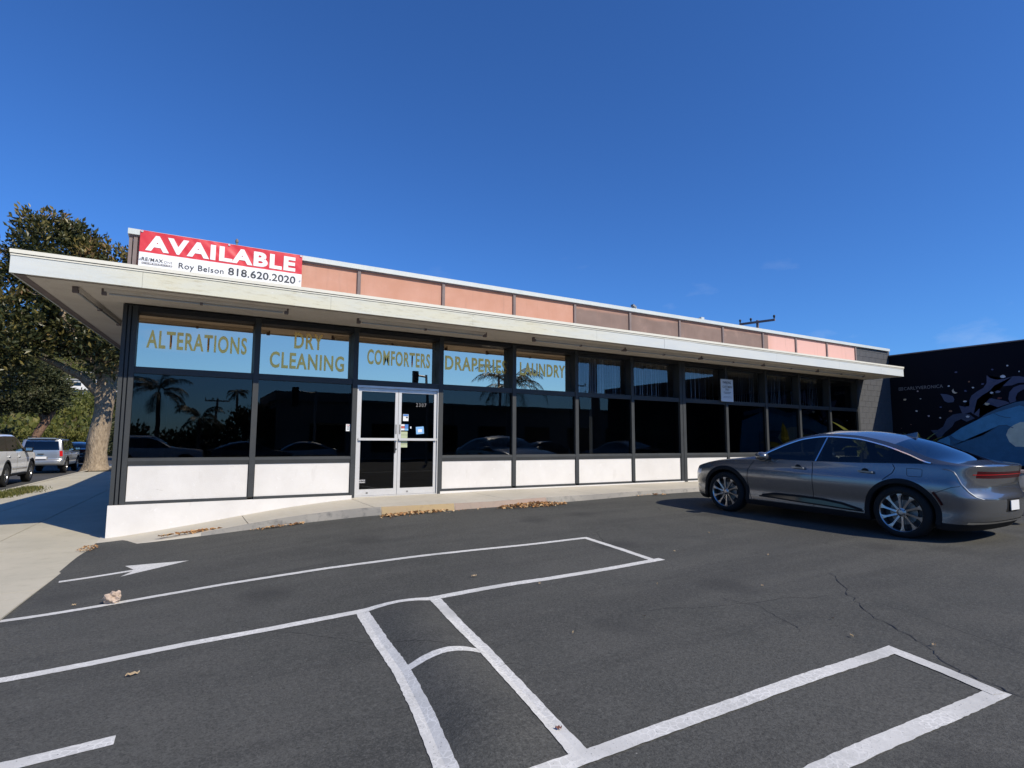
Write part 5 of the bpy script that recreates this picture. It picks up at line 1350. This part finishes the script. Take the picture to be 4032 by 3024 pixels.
# ------------------------------------------------------------------ litter
rg = random.Random(31)
def leaf_pile(n, cx_, cy_, rx, ry, label, z0=.006, h=.03, size=.07):
    vs, fs, cl_ = [], [], []
    for _ in range(n):
        a = rg.uniform(0, 2*math.pi); r_ = rg.random()**.6; x = cx_+rx*r_*math.cos(a); y = cy_+ry*r_*math.sin(a)
        zb = max(zg(x, y), -9)+z0+h*(1-r_)*rg.random()
        q = Matrix.Rotation(rg.uniform(0, 6.28), 3, 'Z') @ Matrix.Rotation(rg.gauss(0, .4), 3, 'X') @ Matrix.Rotation(rg.gauss(0, .4), 3, 'Y')
        L = size*rg.uniform(.5, 1.2); w = L*.3; i = len(vs)
        for v in ((-L/2, 0, 0), (0, -w, L*.1), (L/2, 0, .0), (0, w, L*.1)): p = q @ Vector(v); vs.append((x+p.x, y+p.y, zb+p.z+.012))
        fs.append((i, i+1, i+2, i+3)); cl_.append(rg.random())
    me = bpy.data.meshes.new('leaf_litter'); me.from_pydata(vs, [], fs); at = me.attributes.new('leafcol', 'FLOAT', 'FACE'); at.data.foreach_set('value', cl_); me.materials.append(M['litter'])
    tag(obj('leaf_litter', me), label, 'leaves', kind='stuff')
leaf_pile(200, .55, -1.78, .62, .15, 'dry brown leaves drifted against the yellow kerb below the door')
leaf_pile(380, 2.78, -2.04, .75, .22, 'largest drift of dry brown leaves against the kerb', h=.06)
leaf_pile(90, -1.55, -1.36, .40, .07, 'thin line of brown leaves along the sloping walk', size=.06)
leaf_pile(26, 6.0, -1.80, .5, .08, 'few brown leaves by the kerb near the sedan nose')
leaf_pile(110, -4.0, -1.0, .12, .28, 'brown debris where the walk meets the sidewalk', size=.035, h=.01)
leaf_pile(60, -2.75, -.98, .5, .03, 'reddish bark strips lying on the sloping walk', z0=.05, size=.10, h=.01)
leaf_pile(45, 1.6, -2.02, 1.9, .10, 'loose brown leaves strewn between the two drifts along the kerb', size=.05)
leaf_pile(30, 17, -1.6, 1.4, .1, 'scattered leaves below the block wall')
# crumpled paper bag
bmh = bmesh.new(); bmesh.ops.create_icosphere(bmh, subdivisions=4, radius=1.0)
for v in bmh.verts:
    n = v.co.normalized(); k = .75+.45*noise.noise(n*1.7)+.25*abs(noise.noise(n*4.1))+.10*noise.noise(n*9); v.co = Vector((n.x*.085*k, n.y*.075*k, max(-.04, n.z*.07*k)+.04))
me = bpy.data.meshes.new('paper_bag'); bmh.to_mesh(me); bmh.free()
me.materials.append(varied('brown paper', (.42, .32, .24), (.52, .42, .34), 9, .85, .3, 40)); o = obj('paper_bag', me); o.location = (-3.43, -4.42, zg(-3.43, -4.42)+.004)
tag(o, 'crumpled pinkish brown paper bag lying on the parking line', 'bag')
def scrap(name, label, x, y, L, w, mt_, rz, cat='litter'):
    L *= .72; w *= .72; z = zg(x, y)+.007; ca, sa = math.cos(rz), math.sin(rz); b_ = MB(); n = 6
    for i in range(n+1):
        k = i/n-.5; ww = w*(1-abs(2*k)**1.6)*.5+.002; zz = z+.012*math.sin(i*1.3)**2+.002
        for s in (-1, 1): b_.v.append((x+ca*k*L-sa*s*ww, y+sa*k*L+ca*s*ww, zz+(.006 if s > 0 else 0)))
    for i in range(n): b_.f.append((2*i, 2*i+2, 2*i+3, 2*i+1))
    o_ = b_.build(name, mt_); return tag(o_, label, cat)
M['dryleaf'] = varied('dry leaf single', (.50, .40, .24), (.40, .28, .16), 20, .7, .1, 60); M['redleaf'] = principled('reddish leaf', (.22, .09, .06), .7)
scrap('paper_scrap', 'pale torn paper scrap on the asphalt below the second line', -3.16, -6.52, .11, .035, M['dryleaf'], R(12))
scrap('dry_leaf', 'single pale leaf between the two long parking lines', -.31, -5.79, .08, .03, M['dryleaf'], R(5))
scrap('dry_leaf', 'pale curled leaf beside the crack near the front right bay corner', 1.60, -9.06, .05, .015, M['dryleaf'], R(-35))
scrap('dry_leaf', 'small reddish leaf on the white line at the foot of the hump', -1.24, -8.62, .05, .022, M['redleaf'], R(-20))
scrap('dry_leaf', 'tiny tan leaf left of the paper bag', -3.74, -4.32, .05, .02, M['dryleaf'], R(0))
for k, (x, y) in enumerate([(0.099, -6.378), (1.297, -8.674), (1.55, -8.383), (1.09, -6.941), (2.3, -6.0), (3.1, -6.7), (3.6, -5.4), (.3, -7.6), (-.4, -7.6), (1.9, -7.5)]):
    o = scrap('leaf_fragment', 'tiny pale leaf fragment scattered on the open asphalt', x, y, .035, .012, M['dryleaf'], k*1.3, 'litter'); o['group'] = 'tiny fragments on the asphalt'
# dry grass strip in the parkway
rg = random.Random(77); vs, fs, cl_ = [], [], []
for _ in range(2600):
    y = rg.uniform(9.0, 13.2); x = sk(-7.55, y)+rg.gauss(0, .28)*(1-abs(y-11)/4); z = zs(x, y); a = rg.uniform(0, 6.28); L = rg.uniform(.03, .10); i = len(vs)
    d = Vector((math.cos(a)*.5, math.sin(a)*.5, 1))*L; s = Vector((-math.sin(a), math.cos(a), 0))*.012
    p = Vector((x, y, z)); vs += [tuple(p-s), tuple(p+s), tuple(p+d)]; fs.append((i, i+1, i+2)); cl_.append(rg.random())
me = bpy.data.meshes.new('grass'); me.from_pydata(vs, [], fs); at = me.attributes.new('leafcol', 'FLOAT', 'FACE'); at.data.foreach_set('value', cl_); me.materials.append(M['leafhedge']); tag(obj('grass', me), 'patch of dry grass in the sidewalk near the kerb', 'grass', kind='stuff')

# ------------------------------------------------------------------ beyond the roof
def utility_pole(label, x, y, z0, h, arms, rz, group='utility poles', armw=2.4, r0=.16):
    t_ = thing('utility_pole', label, 'pole', (x, y, z0), rz, group)
    MB().tube([(0, 0, 0), (0, 0, h)], [r0, r0*.65], 10).build('post', M['batten'], t_, True)
    for az in arms:
        MB().box(-armw/2, armw/2, -.16, -.04, h-az-.07, h-az+.07).build('crossarm', M['batten'], t_)
        for k in (-.48, -.17, .48): MB().lathe([(.0, .0), (.05, .01), (.06, .12), (.09, .16), (.06, .24), (.0, .26)], 8, 'z', (armw*k, -.1, h-az+.09)).build('insulator', M['black'], t_, True)
    return t_
utility_pole('utility pole crossarm just showing above the coping at the right', 31.61, 14.2, -.5, 10.1, (.14,), R(-72), None, 2.4, .14)
rg = random.Random(41)
T3 = thing('rooftop_palm', 'tip of a distant tree just showing over the middle of the coping', 'tree', (23.7, 30, -.5))
b = MB(); trunk(b, [(0, 0, 0), (.1, 0, 6), (0, 0, 12.6)], [.3, .24, .16], 10, .04); b.build('trunk', M['palmtrunk'], T3, True)
leaf_mesh('crown', lumps(rg, [(0, 0, 12.9, 1.0, 1.1), (-.6, 0, 12.4, .9, .8), (.8, .1, 12.3, .9, .8)], 160), 12, .42, .16, M['leafdull'], rg, .3, .5, parent=T3)

# ------------------------------------------------------------------ across the street (seen mirrored in the shop glass)
OB = thing('opposite_building', 'long dark low building across the street, mirrored in the shop windows', 'building', (24, -36, -.3))
M['oppwall'] = varied('opposite brown wall', (.20, .17, .15), (.26, .22, .19), .6, .9, .2, 20)  # the building's own brown, slightly mottled
MB().box(-20.5, 22, -12, 0, -.2, 4.5).build('wall', M['oppwall'], OB)
MB().box(-20.7, 22.2, -12.2, .25, 4.5, 4.75).build('coping', M['oppwall'], OB)
for k in range(8): MB().box(-18+5*k, -15.2+5*k, .0, .06, .5, 2.8).build('shop_window', M['carglassd'], OB)
MB().box(-20.6, -14, -10, -.4, 4.7, 5.3).build('roof_step', M['oppwall'], OB)
def palm(label, x, y, h, fl, seed, n=20, r0=.19):
    rg_ = random.Random(seed); t_ = thing('palm_tree', label, 'palm tree', (x, y, -.4), rg_.uniform(0, 6), 'palm trees across the street')
    b_ = MB(); b_.tube([(0, 0, 0), (.05, 0, h*.5), (0, .03, h)], [r0, r0*.8, r0*.75], 12); b_.build('trunk', M['palmtrunk'], t_, True)
    vs, fs, cl_ = [], [], []
    for k in range(n):
        az = 2*math.pi*k/n+rg_.uniform(-.2, .2); e = rg_.uniform(-.1, 1.25); L = fl*rg_.uniform(.85, 1.1); p = Vector((0, 0, h)); m_ = 26
        for i in range(m_):
            k_ = i/m_; d = Vector((math.cos(az)*math.cos(e), math.sin(az)*math.cos(e), math.sin(e))); sd_ = Vector((-math.sin(az), math.cos(az), 0)); q = p+d*L/m_
            i0 = len(vs); r_ = .02*(1-k_)+.004; vs += [p-sd_*r_, p+sd_*r_, q+sd_*r_, q-sd_*r_]; fs.append((i0, i0+1, i0+2, i0+3)); cl_.append(.5)
            if i > 2:
                for s in (-1, 1):
                    l_ = fl*.30*math.sin(math.pi*(.12+.83*k_))*rg_.uniform(.8, 1.1); tip = q+sd_*s*l_*.62+d*l_*.4+Vector((0, 0, -l_*rg_.uniform(.35, .8))); i0 = len(vs)
                    vs += [q-d*.035, q+d*.035, tip]; fs.append((i0, i0+1, i0+2)); cl_.append(min(1, max(0, rg_.gauss(.45, .2))))
            p = q; e -= (1.5+.8*rg_.random())/m_*(.5+k_)
    me = bpy.data.meshes.new('crown'); me.from_pydata([tuple(v) for v in vs], [], fs); at = me.attributes.new('leafcol', 'FLOAT', 'FACE'); at.data.foreach_set('value', cl_); me.materials.append(M['leafpalm']); obj('crown', me, t_)
palm('queen palm mirrored between the DRAPERIES and LAUNDRY windows', 18.3, -25.2, 5.6, 3.3, 1, 22)
palm('taller palm mirrored in the window below ALTERATIONS', -4.3, -36, 4.9, 2.6, 2, 20)
palm('shorter palm mirrored right of the taller one below ALTERATIONS', -1.7, -35, 3.0, 2.2, 3, 18)
palm('slim far palm mirrored at the right end of the ALTERATIONS window', 3.4, -70, 7.6, 1.7, 4, 18, .16)
utility_pole('utility pole mirrored below the ALTERATIONS window', .6, -60, -.4, 6.2, (.3, ), R(8))
utility_pole('utility pole with two crossarms mirrored in the sixth window', 38.5, -44, -.3, 8.6, (.4, 1.3), R(5))
utility_pole('utility pole mirrored beside the palm in the DRAPERIES window', 24.6, -38.5, -.3, 8.3, (.3,), R(5))
utility_pole('stout pole mirrored as a dark band in the sixth window', 25.9, -25.0, -.3, 9.5, (), 0, 'utility poles', 2.4, .45)
def signal(label, x, y, h, arm, rz):
    t_ = thing('traffic_signal', label, 'traffic light', (x, y, -.4), rz, 'traffic signals across the street')
    MB().tube([(0, 0, 0), (0, 0, h+.4)], [.11, .08], 10).build('post', M['steel'], t_, True)
    MB().tube([(0, 0, h+.25), (-arm, 0, h+.35)], .06, 8).build('mast_arm', M['steel'], t_, True)
    hd_ = MB().box(-arm-.18, -arm+.18, -.12, .16, h-.55, h+.6).build('signal_head', M['black'], t_)
    for k, c in enumerate(((.35, .02, .02), (.35, .2, .02), (.02, .2, .08))):
        MB().lathe([(.0, .17), (.12, .17), (.13, .30), (.14, .30)], 14, 'y', (-arm, 0, h+.36-.36*k)).build('visor', M['black'], hd_, True)
signal('traffic signal mirrored in the window below DRY CLEANING', 4.2, -25, 4.1, 1.2, 0.0)
signal('traffic signal mirrored below COMFORTERS above the door', 11.5, -25, 5.6, .8, 0.0)
bush('street_tree', 'dense round tree mirrored left of the dark building', (2.0, -38, -.4), [(0, 0, 2.0, 2.0, 1.9), (-3.0, 0, 1.3, 1.6, 1.3), (1.5, 0, 2.6, 1.6, 1.4)], 600, 12, .35, M['leafpalm'], 9, 'tree', spread=.3)
bush('street_hedge', 'dark hedge mirrored behind the parked cars below ALTERATIONS', (-6.0, -38, -.4), [(-3, 0, 1.0, 1.7, 1.3), (0, 0, 1.2, 1.7, 1.3), (3, 0, .9, 1.5, 1.1), (-6, 0, 1.2, 1.8, 1.5)], 600, 12, .35, M['leafpalm'], 10, 'hedge', spread=.3)
for k, (x, y, rz, P_, pt, nm, lb) in enumerate(((-5.2, -24.5, R(4), SSUV, 'whitepaint', 'parked_suv', 'white boxy vehicle mirrored low in the ALTERATIONS window'), (-.6, -24.6, R(3), SED2, 'blackpaint', 'parked_car', 'black car mirrored low in the ALTERATIONS window'),
                                       (4.5, -24.4, R(184), SED2, 'silverpaint', 'parked_car', 'silver car mirrored low in the DRY CLEANING window'), (13.5, -22.0, R(3), SED2, 'blackpaint', 'parked_car', 'dark car mirrored low in the DRAPERIES window'), (20.0, -22.2, R(184), SED2, 'navy', 'parked_car', 'navy car mirrored low in the LAUNDRY window'))):
    simple_car(nm, lb, P_, M[pt], (x, y, -.48 if x < 8 else -.40), rz, 'cars parked across the street')
